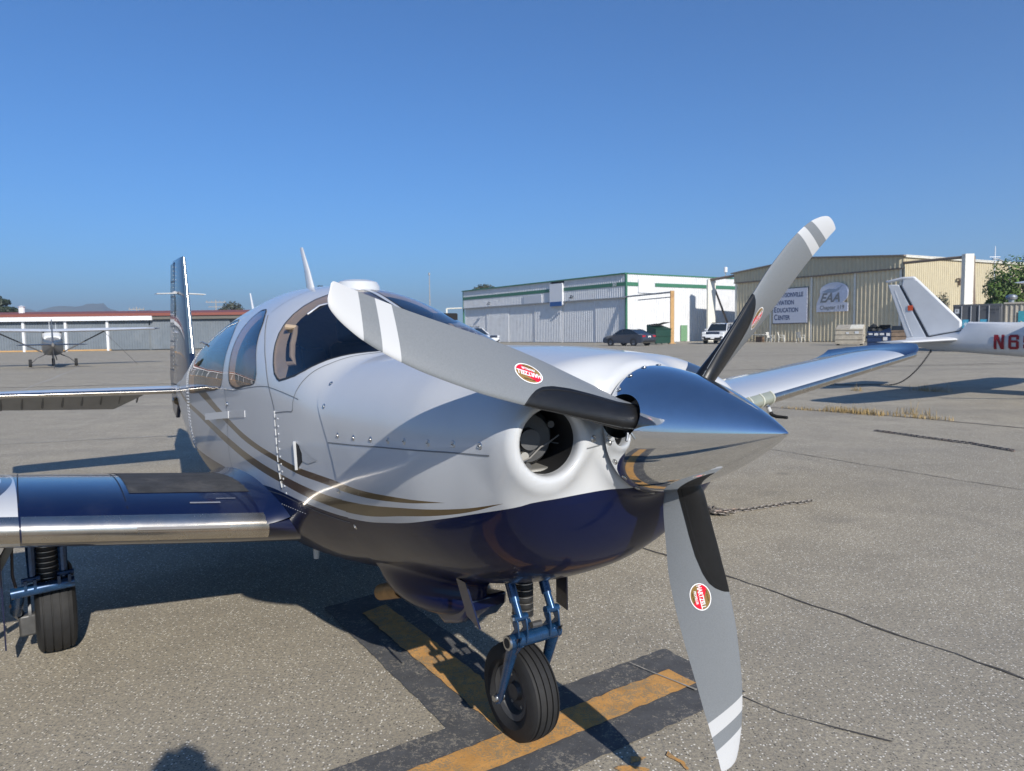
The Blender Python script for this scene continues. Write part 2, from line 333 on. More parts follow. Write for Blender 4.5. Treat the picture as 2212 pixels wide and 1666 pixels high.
WAVE = ((0, 0), (.28, 0), (.42, 1), (.60, 1), (.97, 0)); I4 = Matrix.Identity(4); T = Matrix.Translation
H = 8.6; DH = 5.75; LD = 30.
SIDE = T((Lw, 0, 0)) @ Matrix.Rotation(R(90), 4, 'Z')     # x runs back along the right wall, -y faces out to the right
# walls
MB().box((Lw/2, LD/2+.5, H/2-.05), (Lw-.8, LD-.8, H-.1)).obj('core_wall', WHT, hw)
edges = [.35, 6.98, 13.54, 20.21, 26.87, 33.83, Lw-.25]
for i, (a, b) in enumerate(zip(edges[:-1], edges[1:])):
    corr(b-a-.14, DH, .38, .13, WHT, 'sliding_door', hw, T((a+.07, .16-.06*(i % 2), .06)), prof=WAVE)
for x in edges: MB().box((x, .06, DH/2), (.14, .10, DH)).obj('door_post', PANW, hw)
seg = [(0, 24.6), (27.6, Lw)]
for a, b in seg:
    corr(b-a, H, .42, .09, WHT, 'fascia_panel', hw, T((a, -.12, 0)), z0=DH, prof=WAVE)
    MB().box(((a+b)/2, -.225, DH+1.62), (b-a-.02, .03, .46)).obj('green_stripe', GRN, hw)
MB().box((26.1, -.2, 6.75), (2.9, .5, 3.0)).obj('sign_panel', PANW, hw); MB().box((26.1, -.47, 5.42), (2.6, .06, .62)).obj('blue_sign', SIGNB, hw)
mb = MB(); mb.box((20.3, -.24, 6.35), (4.6, .06, 1.25)); [mb.box((20.3, -.28, 5.85+.2*k), (4.5, .04, .1), 1) for k in range(6)]; mb.obj('louvre_panel', [PANW, WHT], hw)
mb = MB(); mb.box((Lw/2, -.25, H+.05), (Lw+.2, .3, .16)); mb.box((Lw/2, -.15, DH-.06), (Lw, .35, .13), 1); mb.obj('door_track', [GRN, ROOFG], hw)
corr(LD, H, .42, .06, WHT, 'side_wall', hw, SIDE @ T((0, 0, 0)))
mb = MB(); mb.box((LD/2+2.4, -.09, 7.35), (LD-5, .03, .46), 0, SIDE); mb.box((.9, -.09, 7.35), (1.9, .03, .46), 0, SIDE); mb.obj('green_stripe', GRN, hw)
MB().box((3.2, -.14, 7.15), (2.7, .12, 1.7), 0, SIDE).obj('blank_sign', PANW, hw)
MB().box((Lw, -.12, H/2), (.22, .22, H)).obj('corner_trim', GRN, hw); MB().box((LD/2, -.02, H+.05), (LD, .2, .14), 0, SIDE).obj('eave_trim', GRN, hw); MB().box((0, -.12, H/2), (.2, .2, H)).obj('corner_trim', GRN, hw)
MB().box((Lw/2, LD/2, H+.02), (Lw-.2, LD-.3, .06)).obj('roof', ROOFG, hw)
mb = MB(); mb.box((10.2, -.14, 1.1), (1.2, .1, 2.1), 0, SIDE); mb.obj('side_door', mat('door_green', (.16, .30, .17), .5), hw)
letters('hangar_number', '50', .62, mat('number_white', (.6, .62, .6), .5), hw, T((Lw-1.9, -.35, DH+1.62)) @ Matrix.Rotation(R(90), 4, 'X'), bold=.02, squeeze=1.25)
mb = MB()
for x in (8.6, 29.6): mb = MB(); mb.tube([(x, -.2, 6.3), (x, -.6, 6.45), (x+.1, -.7, 6.2)], .05, 6); mb.box((x+.15, -.7, 6.1), (.5, .3, .12)); mb.obj('wall_light', DARK, hw)
# door-track posts beside it
def track_post(label, base, h, wd, m, mb_extra=None, name='door_track_post'):
    t = thing(name, label, 'post', base); mb = MB().box((0, 0, h/2), (wd, wd*.7, h)); mb.box((0, 0, .05), (wd*1.6, wd*1.4, .1)); mb.obj('post', m, t, bevel=.02)
    if mb_extra: mb_extra(t)
    return t
def ex1(t):
    a = Vector((14.5-18.2, 89-79.5, 0)); MB().tube([(0, 0, 5.75), a+Vector((0, 0, 5.75))], .10, 6).tube([(.0, 0, 5.2), a*.7+Vector((0, 0, 5.2))], .06, 6).obj('track_beam', ROOFG, t)
track_post('rust streaked orange post in front of the white hangar side', (18.0, 79.5, 0), 5.9, .42, RUST, ex1)
def ex2(t):
    a = Vector((27.9-26, 89-92.5, 0)); MB().tube([(-.3, 0, 7.9), a+Vector((0, 0, 8.15))], .17, 6).tube([(.15, 0, 7.6), (3.1, .4, .2)], .13, 6).obj('track_beam', BRTR, t)
track_post('cream steel post with a diagonal brace left of the cream hangar', (26, 92.5, 0), 8.0, 1.0, CRTR, ex2)
# cream hangar
A, rz, Lb = frame_on((27.9, 89), (38.5, 70))
hb = thing('cream_hangar', 'cream corrugated hangar with low gable and two club signs', 'hangar', A, rz)
EV, RD, DB, LS = 8.4, 9.24, 7.55, 25.
gab = lambda x: EV+(RD-EV)*(1-abs(x-Lb/2)/(Lb/2))
SB = T((Lb, 0, 0)) @ Matrix.Rotation(R(90), 4, 'Z')
mb = MB(); mb.prism([(.3, 0), (Lb-.3, 0), (Lb-.3, EV-.15), (Lb/2, RD-.15), (.3, EV-.15)], .5, LS); mb.obj('core_wall', TANW, hb)
eb = [.2, 5.6, 11.2, 16.5, Lb-.3]
for i, (a, b) in enumerate(zip(eb[:-1], eb[1:])):
    corr(b-a-.2, DB-.25, .46, .15, TANW, 'sliding_door', hb, T((a+.1, .22-.06*(i % 2), .06)), prof=WAVE)
for x in eb: MB().box((x, .12, DB/2), (.24, .12, DB)).obj('door_post', CRTR, hb)
corr(Lb, EV, .45, .10, CREAM, 'fascia_panel', hb, T((0, -.05, 0)), z0=DB-.25, slope=lambda x: gab(x), prof=WAVE)
mb = MB(); mb.box((Lb/2, .03, DB-.30), (Lb, .3, .14)); mb.obj('door_track', BRTR, hb)
mb = MB()
for s in (0, 1):
    p0 = (-.25 if s == 0 else Lb+.25, EV-.02); p1 = (Lb/2, RD+.04)
    mb.prism([p0, p1, (p1[0], p1[1]+.14), (p0[0], p0[1]+.14)], -.40, LS+.3)
mb.obj('roof', mat('roof_brown', (.24, .20, .16), .6), hb)
corr(LS, EV-.05, .36, .05, CREAM, 'side_wall', hb, SB)
mb = MB(); mb.box((LS/2, -.12, EV+.02), (LS, .26, .24), 0, SB); mb.obj('gutter', CRTR, hb)
for x in (9.5, 15.6):
    mb = MB(); mb.box((x, -.2, 6.0), (.25, .25, .5), 0, SB); mb.box((x-.4, -.35, 6.4), (.5, .35, .14), 0, SB); mb.box((x+.4, -.35, 6.4), (.5, .35, .14), 0, SB); mb.obj('flood_light', BRTR, hb)
def ex3(t):
    a = Vector((38.5-41.4, 70-64.7, 0)); MB().tube([(0, 0, 7.75), a+Vector((0, 0, 7.75))], .14, 6).obj('track_beam', BRTR, t)
    MB().box((.42, 0, 3.95), (.2, .5, 7.7)).obj('channel', BRTR, t); MB().tube([(.55, .2, 7.4), (1.9, 1.6, .2)], .17, 6).obj('brace', BRTR, t)
track_post('tall cream steel post standing right of the cream hangar corner', (41.4, 64.7, 0), 8.0, .8, CRTR, ex3)
# the signs hang on the doors: things of their own
def on_wall(base, rz, x, y, z): return T(base) @ Matrix.Rotation(rz, 4, 'Z') @ T((x, y, z)) @ Matrix.Rotation(R(90), 4, 'X')
NAVYT = mat('sign_navy', (.03, .06, .16), .5); SGW = mat('sign_white', (.66, .67, .74), .45, var=.04); SGF = mat('sign_frame', (.10, .11, .13), .5)
W0 = on_wall(A, rz, 8.45, -.02, 4.1)
ts = thing('club_sign', 'white lettered education centre sign on a cream hangar door', 'sign'); ts.matrix_world = W0
MB().box((0, 0, .0), (4.9, 4.1, .06), 1).box((0, 0, .04), (4.7, 3.9, .06), 0).obj('board', [SGW, SGF], ts)
for k, wd in enumerate(('WATSONVILLE', 'AVIATION', 'EDUCATION', 'CENTER')):
    y = 1.28-.86*k; o = letters('lettering', wd[0], .86, NAVYT, ts, T((-2.2, y, .08)), bold=.02, align='LEFT', squeeze=.85); xr = max(v.co.x for v in o.data.vertices)+.07; letters('lettering', wd[1:], .70, NAVYT, ts, T((xr, y-.05, .08)), bold=.02, align='LEFT', squeeze=.80)
te = thing('chapter_sign', 'white oval winged sign reading EAA Chapter 119', 'sign'); te.matrix_world = on_wall(A, rz, 13.9, -.02, 4.7)
mb = MB(); ell = lambda cx, cy, a, b, n=36: [(cx+a*math.cos(2*PI*k/n), cy+b*math.sin(2*PI*k/n)) for k in range(n)]
mb.prism(ell(.25, .75, 1.75, .95), .0, .06, 0, None, 'z'); mb.prism([(-1.9, -1.45), (1.95, -1.45), (1.95, -.55), (1.1, -.4), (-1.65, -.4), (-1.9, -.7)], .0, .07, 0, None, 'z'); mb.prism([(-1.9, -.6), (-1.4, .55), (1.0, .55), (1.0, -.5)], .001, .074, 0, None, 'z')
mb.prism(ell(1.0, .45, .95, .95), .002, .082, 1, None, 'z'); mb.prism([(-1.2, .75), (-.3, 1.05), (.5, .95), (1.3, 1.35), (.9, .85), (.2, .6), (-.6, .62)], .003, .09, 2, None, 'z')
mb.obj('board', [SGW, mat('sign_pale_blue', (.50, .55, .68), .45), mat('sign_grey_blue', (.26, .32, .42), .45)], te)
letters('lettering', 'EAA', 1.35, mat('sign_grey', (.20, .21, .22), .5), te, T((-.25, .02, .1)), bold=.04, shear=.35, squeeze=.98)
letters('lettering', 'Chapter 119', .60, mat('sign_grey', (.2, .21, .22), .5), te, T((.05, -1.0, .1)), bold=.012, squeeze=.98)
# long T-hangar row at the left
A, rz, Ll = frame_on((-110, 80), (-30, 87.3))
hl = thing('hangar_row', 'long low blue grey hangar row with white posts and red roof edge', 'hangar', A, rz)
BGY = mat('hangar_blue_grey', (.155, .18, .205), .55, var=.12, scale=.8, dirt=(.24, .25, .26, .5)); REDR = mat('roof_red', (.22, .065, .045), .6)
MB().box((Ll/2, 7, 1.9), (Ll, 13, 3.8)).obj('core_wall', BGY, hl)
k0 = (-110-(-59.6))
px = [28.2+i*4.78 for i in range(11)]
edges = [0, 8.5, 13.4, 18.2, 23.1]+px
edges = sorted(set([round(e, 2) for e in edges if e < Ll]))
for a, b in zip(edges[:-1], edges[1:]):
    corr(b-a-.2, 3.55, .30, .05, BGY, 'sliding_door', hl, T((a+.1, .2, .1)))
    if b < 62.5: MB().box((b, .0, 1.8), (.26, .3, 3.6)).obj('door_post', PANW, hl)
mb = MB(); mb.box((67.0/2, -.25, 3.86), (67.0, .5, .5)); mb.obj('fascia', PANW, hl)
mb = MB(); mb.box(((Ll+67)/2, -.15, 3.9), (Ll-67, .3, .42)); mb.obj('dark_fascia', mat('fascia_dark', (.13, .12, .10), .6), hl)
mb = MB(); mb.prism([(-.5, 4.12), (13.5, 4.3), (13.5, 4.9), (6, 4.95), (-.5, 4.45)], 0, Ll, 0, Matrix(((0, 1, 0, 0), (1, 0, 0, 0), (0, 0, 1, 0), (0, 0, 0, 1)))); mb.obj('roof', REDR, hl)
mb = MB(); mb.box((62/2, -.06, .10), (62, .16, .16)); mb.obj('bottom_rail', mat('rail_orange', (.50, .30, .12), .7), hl)
mb = MB(); mb.box((21, 5, 4.98), (42, .3, .12)); mb.lathe([(.35, 0), (.35, .8), (.5, .85), (0, 1.0)], 10, 0, T((49.8, 4, 4.7))); mb.obj('roof_vent', PANW, hl)
# poles
WOOD = mat('weathered_pole', (.30, .29, .28), .8)
def upole(label, loc, h, name='utility_pole', arm=1.6):
    t = thing(name, label, 'utility pole', loc, .2); MB().tube([(0, 0, 0), (0, 0, h)], [.16, .10], 8).obj('pole', WOOD, t, True); MB().box((0, 0, h-.4), (arm*2, .15, .15)).box((0, 0, h-1.2), (arm*1.5, .15, .12)).obj('crossarm', WOOD, t)
    for x in (-arm*.9, -arm*.4, arm*.4, arm*.9): MB().lathe([(.06, 0), (.08, .1), (.03, .22), (0, .23)], 6, 0, T((x, 0, h-.32))).obj('insulator', WOOD, t)
upole('utility pole with crossarms left of the bushy tree behind the red roof', (-50.5, 122, 0), 7.8)
upole('distant utility pole above the red roof left of the blue fin', (-62, 118, 0), 6.6, arm=1.2)
t = thing('radio_mast', 'thin bare mast standing up behind the cabin roof', 'mast', (-12.5, 110, 0)); MB().tube([(0, 0, 0), (0, 0, 10.5)], [.13, .06], 6).obj('pole', WOOD, t, True); MB().lathe([(.05, 0), (.14, .1), (.14, .45), (0, .5)], 8, 0, T((0, 0, 10.4))).obj('cap', ROOFG, t)
t = thing('street_lamp', 'grey street lamp with a curved arm above the green tree', 'street lamp', (39.5, 56.4, 0)); MB().tube([(0, 0, 0), (0, 0, 5.6), (-.12, 0, 6.1), (-.5, 0, 6.5), (-1.05, 0, 6.75)], [.09, .08, .07, .06, .05], 8).obj('pole', ROOFG, t, True); MB().box((-1.25, 0, 6.75), (.5, .2, .1), 0, None, (.8, .7)).obj('lamp_head', ROOFG, t, bevel=.02)
t = thing('antenna_mast', 'thin white antenna mast beside the street lamp', 'mast', (41.0, 60.5, 0)); MB().tube([(0, 0, 0), (0, 0, 8.2)], [.08, .03], 6).obj('pole', PANW, t, True); MB().box((0, 0, 7.3), (.9, .04, .05)).obj('crossarm', PANW, t)
t = thing('roof_antenna', 'small white canister antenna at the left eave of the cream hangar', 'antenna', (27.2, 90.3, 0)); MB().tube([(0, 0, 8.0), (0, 0, 8.7)], .05, 6).obj('pole', ROOFG, t); MB().lathe([(0, 8.7), (.22, 8.72), (.22, 9.35), (0, 9.4)], 10).obj('canister', PANW, t, True)
t = thing('cross_beam', 'thin cream beam on a post at the left end of the white hangar', 'beam', (-10.9, 121.0, 0)); MB().tube([(0, 0, 5.7), (2.6, -.5, 5.75)], .12, 6).obj('rail', CRTR, t); MB().box((0, 0, 2.85), (.25, .25, 5.7)).obj('post', CRTR, t)
# ================================================================ THE LIGHT AIRCRAFT (local x forward, y to its left, z up, origin under the nose wheel)
AH = .9606
ac = thing('light_aircraft', 'white, navy and gold low wing propeller plane with a chrome spinner', 'airplane', (.0153, 2.509, 0), -AH)
ST = np.array([
[.66,1.37,.97,.36,1.2,2.4,2.2],[.56,1.395,.87,.42,1.17,2.4,2.0],[.40,1.42,.735,.475,1.15,2.5,2.2],[.15,1.43,.64,.515,1.13,2.6,2.3],[-.20,1.43,.565,.53,1.12,2.6,2.4],
[-.45,1.43,.52,.54,1.13,2.5,2.6],[-.75,1.54,.47,.56,1.17,2.25,2.9],[-1.0,1.627,.44,.57,1.19,2.15,3.1],[-1.235,1.695,.42,.577,1.2,2.15,3.2],[-1.5,1.735,.41,.58,1.2,2.15,3.2],
[-1.9,1.752,.41,.577,1.2,2.0,3.2],[-2.25,1.72,.42,.57,1.2,1.97,3.2],[-2.8,1.62,.45,.545,1.18,2.0,3.2],[-3.5,1.42,.51,.478,1.12,2.0,3.0],[-4.5,1.23,.58,.335,1.03,2.0,2.6],[-5.5,1.10,.66,.18,.97,2.0,2.1],[-6.4,1.0,.80,.03,.94,2.0,2.0]])
XS = ST[::-1, 0]
def sec(x): return [pchip(XS, ST[::-1, k], x) for k in range(1, 7)]
_PH = np.linspace(0, PI/2, 61)
def surf(x, v):
    """fuselage skin: x station, v in quarters of the section (0 left waist, 1 top, 2 right waist, 3 bottom)"""
    x = np.atleast_1d(np.asarray(x, float)); v = np.atleast_1d(np.asarray(v, float)) % 4
    zt, zb, w_, zc, nt, nb = sec(x); q_ = np.floor(v).astype(int); f = v-q_; top = q_ < 2
    n = np.where(top, nt, nb)[:, None]; h = np.where(top, zt-zc, zc-zb)[:, None]
    Y = w_[:, None]*np.abs(np.cos(_PH))[None]**(2/n); Z = h*np.sin(_PH)[None]**(2/n); Y[:, -1] = 0
    L = np.concatenate([np.zeros((len(x), 1)), np.cumsum(np.hypot(np.diff(Y, axis=1), np.diff(Z, axis=1)), axis=1)], 1); L /= L[:, -1:]
    fr = np.where((q_ == 0) | (q_ == 2), f, 1-f); out = np.zeros((len(x), 3))
    for i in range(len(x)):
        out[i] = (x[i], (1 if q_[i] in (0, 3) else -1)*np.interp(fr[i], L[i], Y[i]), zc[i]+(1 if top[i] else -1)*np.interp(fr[i], L[i], Z[i]))
    return out
def snorm(x, v, e=4e-3):
    x = np.atleast_1d(np.asarray(x, float)); v = np.atleast_1d(np.asarray(v, float))
    n = np.cross(surf(x+e, v)-surf(x-e, v), surf(x, v+e*2)-surf(x, v-e*2)); n /= np.linalg.norm(n, axis=1)[:, None]
    c = surf(x, v); s = np.sign(n[:, 1]*c[:, 1]+n[:, 2]*(c[:, 2]-1.1)); s[s == 0] = 1
    return n*s[:, None]
def on_skin(x, v, off=0.): return surf(x, v)+snorm(x, v)*off
# ---- paint scheme (white over navy with two gold stripes)
def curve(t, xin, pts, x0=-3.3, x1=.9, z0=.5, z1=1.4):
    n = t.new('ShaderNodeFloatCurve'); c = n.mapping.curves[0]; P = sorted(((x-x0)/(x1-x0), (z-z0)/(z1-z0)) for x, z in pts)
    while len(c.points) < len(P): c.points.new(.5, .5)
    for p, (a, b) in zip(c.points, P): p.location = (a, b); p.handle_type = 'AUTO_CLAMPED'
    n.mapping.update(); t.link(t.math('DIVIDE', t.math('SUBTRACT', xin, x0), x1-x0), n.inputs['Value'])
    return t.math('MULTIPLY_ADD', n.outputs[0], z1-z0, z0)
NAVYC = (.0022, .0060, .034); WHITEC = (.54, .55, .56); GOLDC = (.105, .064, .020)
def paint_scheme():
    m = bpy.data.materials.new('aircraft_paint'); t = NT(m); o = t.obj(); x, y, z = t.sep(o)
    zb = curve(t, x, [(-3.3, .74), (-2.6, .755), (-1.9, .775), (-1.41, .788), (-1.03, .812), (-.65, .809), (-.34, .822), (0, .877), (.267, .943), (.45, .994), (.56, 1.025), (.62, 1.045), (.9, 1.05)])
    g1t = curve(t, x, [(-3.3, 1.33), (-2.28, 1.167), (-2.09, 1.129), (-1.85, 1.085), (-1.4, 1.011), (-.98, .971), (-.63, .955), (-.37, .955), (-.2, .956), (.07, .977), (.322, 1.003), (.9, 1.06)])
    g1b = curve(t, x, [(-3.3, 1.28), (-2.525, 1.143), (-2.22, 1.103), (-1.67, 1.017), (-1.43, .982), (-.99, .945), (-.64, .926), (-.44, .926), (-.23, .930), (.07, .961), (.322, 1.003), (.9, 1.1)])
    g2t = curve(t, x, [(-3.3, 1.067), (-3.04, 1.055), (-2.59, 1.034), (-2.13, .998), (-1.79, .963), (-1.24, .912), (-.8, .889), (-.56, .882), (-.29, .895), (.115, .950), (.38, .995), (.538, 1.0345), (.9, 1.12)])
    g2b = curve(t, x, [(-3.3, 1.035), (-3.06, 1.023), (-2.61, 1.001), (-2.15, .959), (-1.81, .921), (-1.28, .873), (-.93, .853), (-.8, .845), (-.59, .839), (-.32, .847), (.1, .921), (.37, .979), (.538, 1.0345), (.9, 1.16)])
    btw = lambda a, b: t.math('MULTIPLY', t.math('LESS_THAN', z, a), t.math('GREATER_THAN', z, b))
    g = t.math('ADD', btw(g1t, g1b), btw(g2t, g2b)); nav = t.math('LESS_THAN', z, zb)
    n = t.noise(3., 5, .6, o); wc = t.mix(t.ramp(n, (.3, 0.), (.7, 1.)), (.515, .525, .535), WHITEC)
    gr = t.noise(2.2, 6, .7, o, .6); wc = t.mix(t.ramp(gr, (.58, 0.), (.8, .16)), wc, (.55, .53, .50))
    c = t.mix(t.math('MINIMUM', g, 1.), wc, GOLDC); c = t.mix(nav, c, NAVYC)
    # bug streaks and dust on the dark belly
    mp = t.new('ShaderNodeMapping'); mp.inputs['Scale'].default_value = (2.2, 26, 1.2); t.link(o, mp.inputs['Vector'])
    s = t.noise(1., 4, .6, mp.outputs[0]); c = t.mix(t.math('MULTIPLY', nav, t.ramp(s, (.64, 0.), (.74, .035))), c, (.30, .30, .30))
    t.link(c, t.b.inputs['Base Color'])
    t.link(t.math('MULTIPLY_ADD', nav, -.40, .5), t.b.inputs['Specular IOR Level']); t.b.inputs['Roughness'].default_value = .32; t.link(t.math('MULTIPLY_ADD', nav, -.22, .62), t.b.inputs['Coat Weight']); t.b.inputs['Coat Roughness'].default_value = .035
    t.link(t.math('MULTIPLY_ADD', t.noise(9, 4, .6, o), .06, .025), t.b.inputs['Coat Roughness'])
    # slight oil-canning of the skin
    t.bump(t.noise(4.5, 2, .4, o), .05, .05)
    return m
PAINT = paint_scheme()
WPNT = mat('white_paint', WHITEC, .3, coat=.8, var=.03, spec=.5); NAVYP = mat('navy_paint', NAVYC, .3, coat=.9, var=.15, rvar=.05)
LINER = mat('tan_liner', (.42, .32, .22), .85, var=.08, scale=20); TRIMK = mat('black_seal', (.018, .018, .02), .5, rvar=0); BLACKM = mat('matt_black', (.008, .008, .009), .8, var=.3, rvar=0)
SEAM = mat('panel_gap', (.16, .17, .18), .7, rvar=0); STEEL = mat('bare_steel', (.55, .55, .54), .32, metal=1, var=.1, scale=30)
def glass_mat(name, tint, add=0.):
    m = bpy.data.materials.new(name); t = NT(m); t.n.remove(t.b); out = [x for x in t.n if x.type == 'OUTPUT_MATERIAL'][0]
    tr = t.new('ShaderNodeBsdfTransparent'); tr.inputs[0].default_value = (*tint, 1); gl = t.new('ShaderNodeBsdfGlossy'); gl.inputs['Roughness'].default_value = .015; gl.inputs[0].default_value = (1, 1, 1, 1)
    fr = t.new('ShaderNodeLayerWeight'); fr.inputs[0].default_value = .5; mx = t.new('ShaderNodeMixShader')
    t.link(t.math('MULTIPLY_ADD', t.math('POWER', fr.outputs['Facing'], 5.), .94, .05+add), mx.inputs[0]); t.link(tr.outputs[0], mx.inputs[1]); t.link(gl.outputs[0], mx.inputs[2]); t.link(mx.outputs[0], out.inputs[0])
    return m
GLASS = glass_mat('tinted_glass', (.68, .68, .70)); GLASSD = glass_mat('smoked_glass', (.62, .52, .45), .04)
# ---- windows cut out of the skin: outlines in (x, v)
ws_side = [(-.931,1.856),(-.961,1.851),(-1.006,1.831),(-1.05,1.789),(-1.094,1.737),(-1.136,1.681),(-1.173,1.62),(-1.20,1.554),(-1.22,1.484),(-1.237,1.405),(-1.251,1.323),(-1.262,1.235),(-1.268,1.136),(-1.27,1.04)]
ws_bot = [(-.47,1.08),(-.485,1.2),(-.505,1.32),(-.535,1.42),(-.575,1.50),(-.615,1.575),(-.65,1.635),(-.685,1.69),(-.73,1.745),(-.79,1.795),(-.862,1.83)]
right = ws_side+[(-1.27, 1.0)]+[(-.468, 1.0)]+ws_bot
def ws_half(s): return [(x, 1+s*(v-1)) for x, v in right]
# windscreen: one pane per side of the centre post
half = ws_side+[(-1.268, 1.022), (-.472, 1.022)]+ws_bot
def dens(P, step=.025):
    out = []
    for i, p in enumerate(P):
        q_ = P[(i+1) % len(P)]; d = math.hypot(p[0]-q_[0], (p[1]-q_[1])*.55); n = max(1, int(d/step))
        for j in range(n): out.append((p[0]+(q_[0]-p[0])*j/n, p[1]+(q_[1]-p[1])*j/n))
    return out
door_o = [(-1.55,1.962),(-1.62,1.958),(-1.67,1.944),(-1.698,1.918),(-1.716,1.880),(-1.737,1.821),(-1.761,1.754),(-1.779,1.683),(-1.79,1.612),(-1.785,1.555),(-1.765,1.503),(-1.72,1.474),(-1.66,1.474),(-1.60,1.495),(-1.55,1.525),(-1.453,1.596),(-1.40,1.662),(-1.351,1.722),(-1.30,1.778),(-1.252,1.832),(-1.228,1.878),(-1.238,1.910),(-1.28,1.928),(-1.41,1.944)]
rear_o = [(-2.88,2.05),(-2.94,2.02),(-2.95,1.94),(-2.93,1.85),(-2.87,1.74),(-2.77,1.65),(-2.62,1.57),(-2.45,1.528),(-2.28,1.512),(-2.16,1.512),(-2.09,1.535),(-2.01,1.59),(-1.92,1.671),(-1.887,1.74),(-1.868,1.806),(-1.853,1.868),(-1.842,1.929),(-1.868,1.972),(-1.93,1.994),(-2.29,2.022)]
sm = lambda P: [tuple(p) for p in smooth_closed(P, max(60, len(P)*4))]
mir = lambda P: [(x, 2-v) for x, v in P][::-1]
wr = dens(half); dr = sm(door_o); rr_ = sm(rear_o)
outl = [('windscreen', wr), ('windscreen', mir(wr)), ('door_window', dr), ('cabin_window', mir(dr)), ('rear_window', rr_), ('rear_window', mir(rr_))]
VS = .55
def build_fuselage():
    pts = []; edges = []; faces = []
    for nm, P in outl:
        k = len(pts); pts += [Vector((x, v*VS)) for x, v in P]; n = len(P); edges += [(k+i, k+(i+1) % n) for i in range(n)]; faces.append([k+i for i in range(n)])
    outline = np.array([(p.x, p.y) for p in pts])
    xs = np.concatenate([np.arange(-6.4, -3.2, .11), np.arange(-3.2, -.29, .034)]); vs = np.linspace(-1, 3, 105)
    for x in xs:
        for v in vs:
            if np.min((outline[:, 0]-x)**2+(outline[:, 1]-v*VS)**2) > .009**2: pts.append(Vector((x, v*VS)))
    V, E, F, ov, oe, of = delaunay_2d_cdt(pts, edges, faces, 0, 1e-6)
    V = np.array([(p.x, p.y/VS) for p in V]); P = surf(V[:, 0], V[:, 1]); N = snorm(V[:, 0], V[:, 1])
    def sub(name, sel, m, off=0., par=ac, flip=False, thick=0.):
        F2 = [F[i] for i in sel]; used = sorted({j for f in F2 for j in f}); mp = {j: i for i, j in enumerate(used)}
        Q = P[used]+N[used]*off; NN = N[used]*(-1 if flip else 1)
        F3 = [tuple(mp[j] for j in (f if not flip else f[::-1])) for f in F2]
        return mesh(name, Q, F3, m, par, True, None, NN)
    # orientation: make faces point outward
    for i, f in enumerate(F):
        a, b, c = P[f[0]], P[f[1]], P[f[2]]
        if np.dot(np.cross(b-a, c-a), N[f[0]]) < 0: F[i] = f[::-1]
    skin = [i for i in range(len(F)) if not of[i]]
    sub('fuselage', skin, PAINT)
    for k, (nm, _) in enumerate(outl): sub(nm, [i for i in range(len(F)) if of[i] and of[i][0] == k], GLASS if nm == 'windscreen' else GLASSD)
    lin = [i for i in skin if all(-3.25 < V[j, 0] < -.42 and P[j, 2] > .72 for j in F[i])]
    sub('cabin_liner', lin, LINER, -.03, ac, True)
    # reveals and black seals round the panes
    rv = MB(); sl_ = MB()
    for nm, Q in outl:
        x = np.array([p[0] for p in Q]); v = np.array([p[1] for p in Q]); a = on_skin(x, v, -.001); b = on_skin(x, v, -.03); n = len(Q)
        rv.add(list(a)+list(b), [(i, (i+1) % n, (i+1) % n+n, i+n) for i in range(n)])
        cx, cv = x.mean(), v.mean(); d = np.hypot(x-cx, (v-cv)*VS); k = .006/np.maximum(d, .05)
        for s0, s1 in ((-.1, 1.),):
            a = on_skin(x+(x-cx)*k*s0, v+(v-cv)*k*s0, .0016); b = on_skin(x+(x-cx)*k*s1, v+(v-cv)*k*s1, .0016)
            sl_.add(list(a)+list(b), [(i, (i+1) % n, (i+1) % n+n, i+n) for i in range(n)])
    rv.obj('window_reveal', LINER, ac); sl_.obj('window_seal', TRIMK, ac, True)
    tr_ = MB()
    for nm, Q in outl[:2]:
        x = np.array([p[0] for p in Q]); v = np.array([p[1] for p in Q]); cx, cv = -.88, (1.45 if v.mean() > 1 else .55); d = np.hypot(x-cx, (v-cv)*VS); wd_ = np.where((x < -.95) & (np.abs(v-1) > .06),   .045, .004); k = wd_/np.maximum(d, .05); a = on_skin(x, v, -.010); b = on_skin(x-(x-cx)*k, v-(v-cv)*k, -.022); n = len(Q)
        tr_.add(list(a)+list(b), [(i, (i+1) % n, (i+1) % n+n, i+n) for i in range(n)])
    tr_.obj('windscreen_trim', LINER, ac, True)
build_fuselage()
def ribbon(mb, P, wd=.004, off=.0012, m=0, wrapv=True):
    """thin strip along a line drawn on the skin"""
    P = np.array(P, float); d = np.concatenate([[0], np.cumsum(np.hypot(np.diff(P[:, 0]), np.diff(P[:, 1])*VS))]); n = max(2, int(d[-1]/.02)); t = np.linspace(0, d[-1], n)
    x = np.interp(t, d, P[:, 0]); v = np.interp(t, d, P[:, 1]); c = on_skin(x, v, off); nn = snorm(x, v); tg = np.gradient(c, axis=0); s = np.cross(nn, tg); s /= np.linalg.norm(s, axis=1)[:, None]
    mb.add(list(c+s*wd/2)+list(c-s*wd/2), [(i, i+1, i+1+n, i+n) for i in range(n-1)], m)
mb = MB()
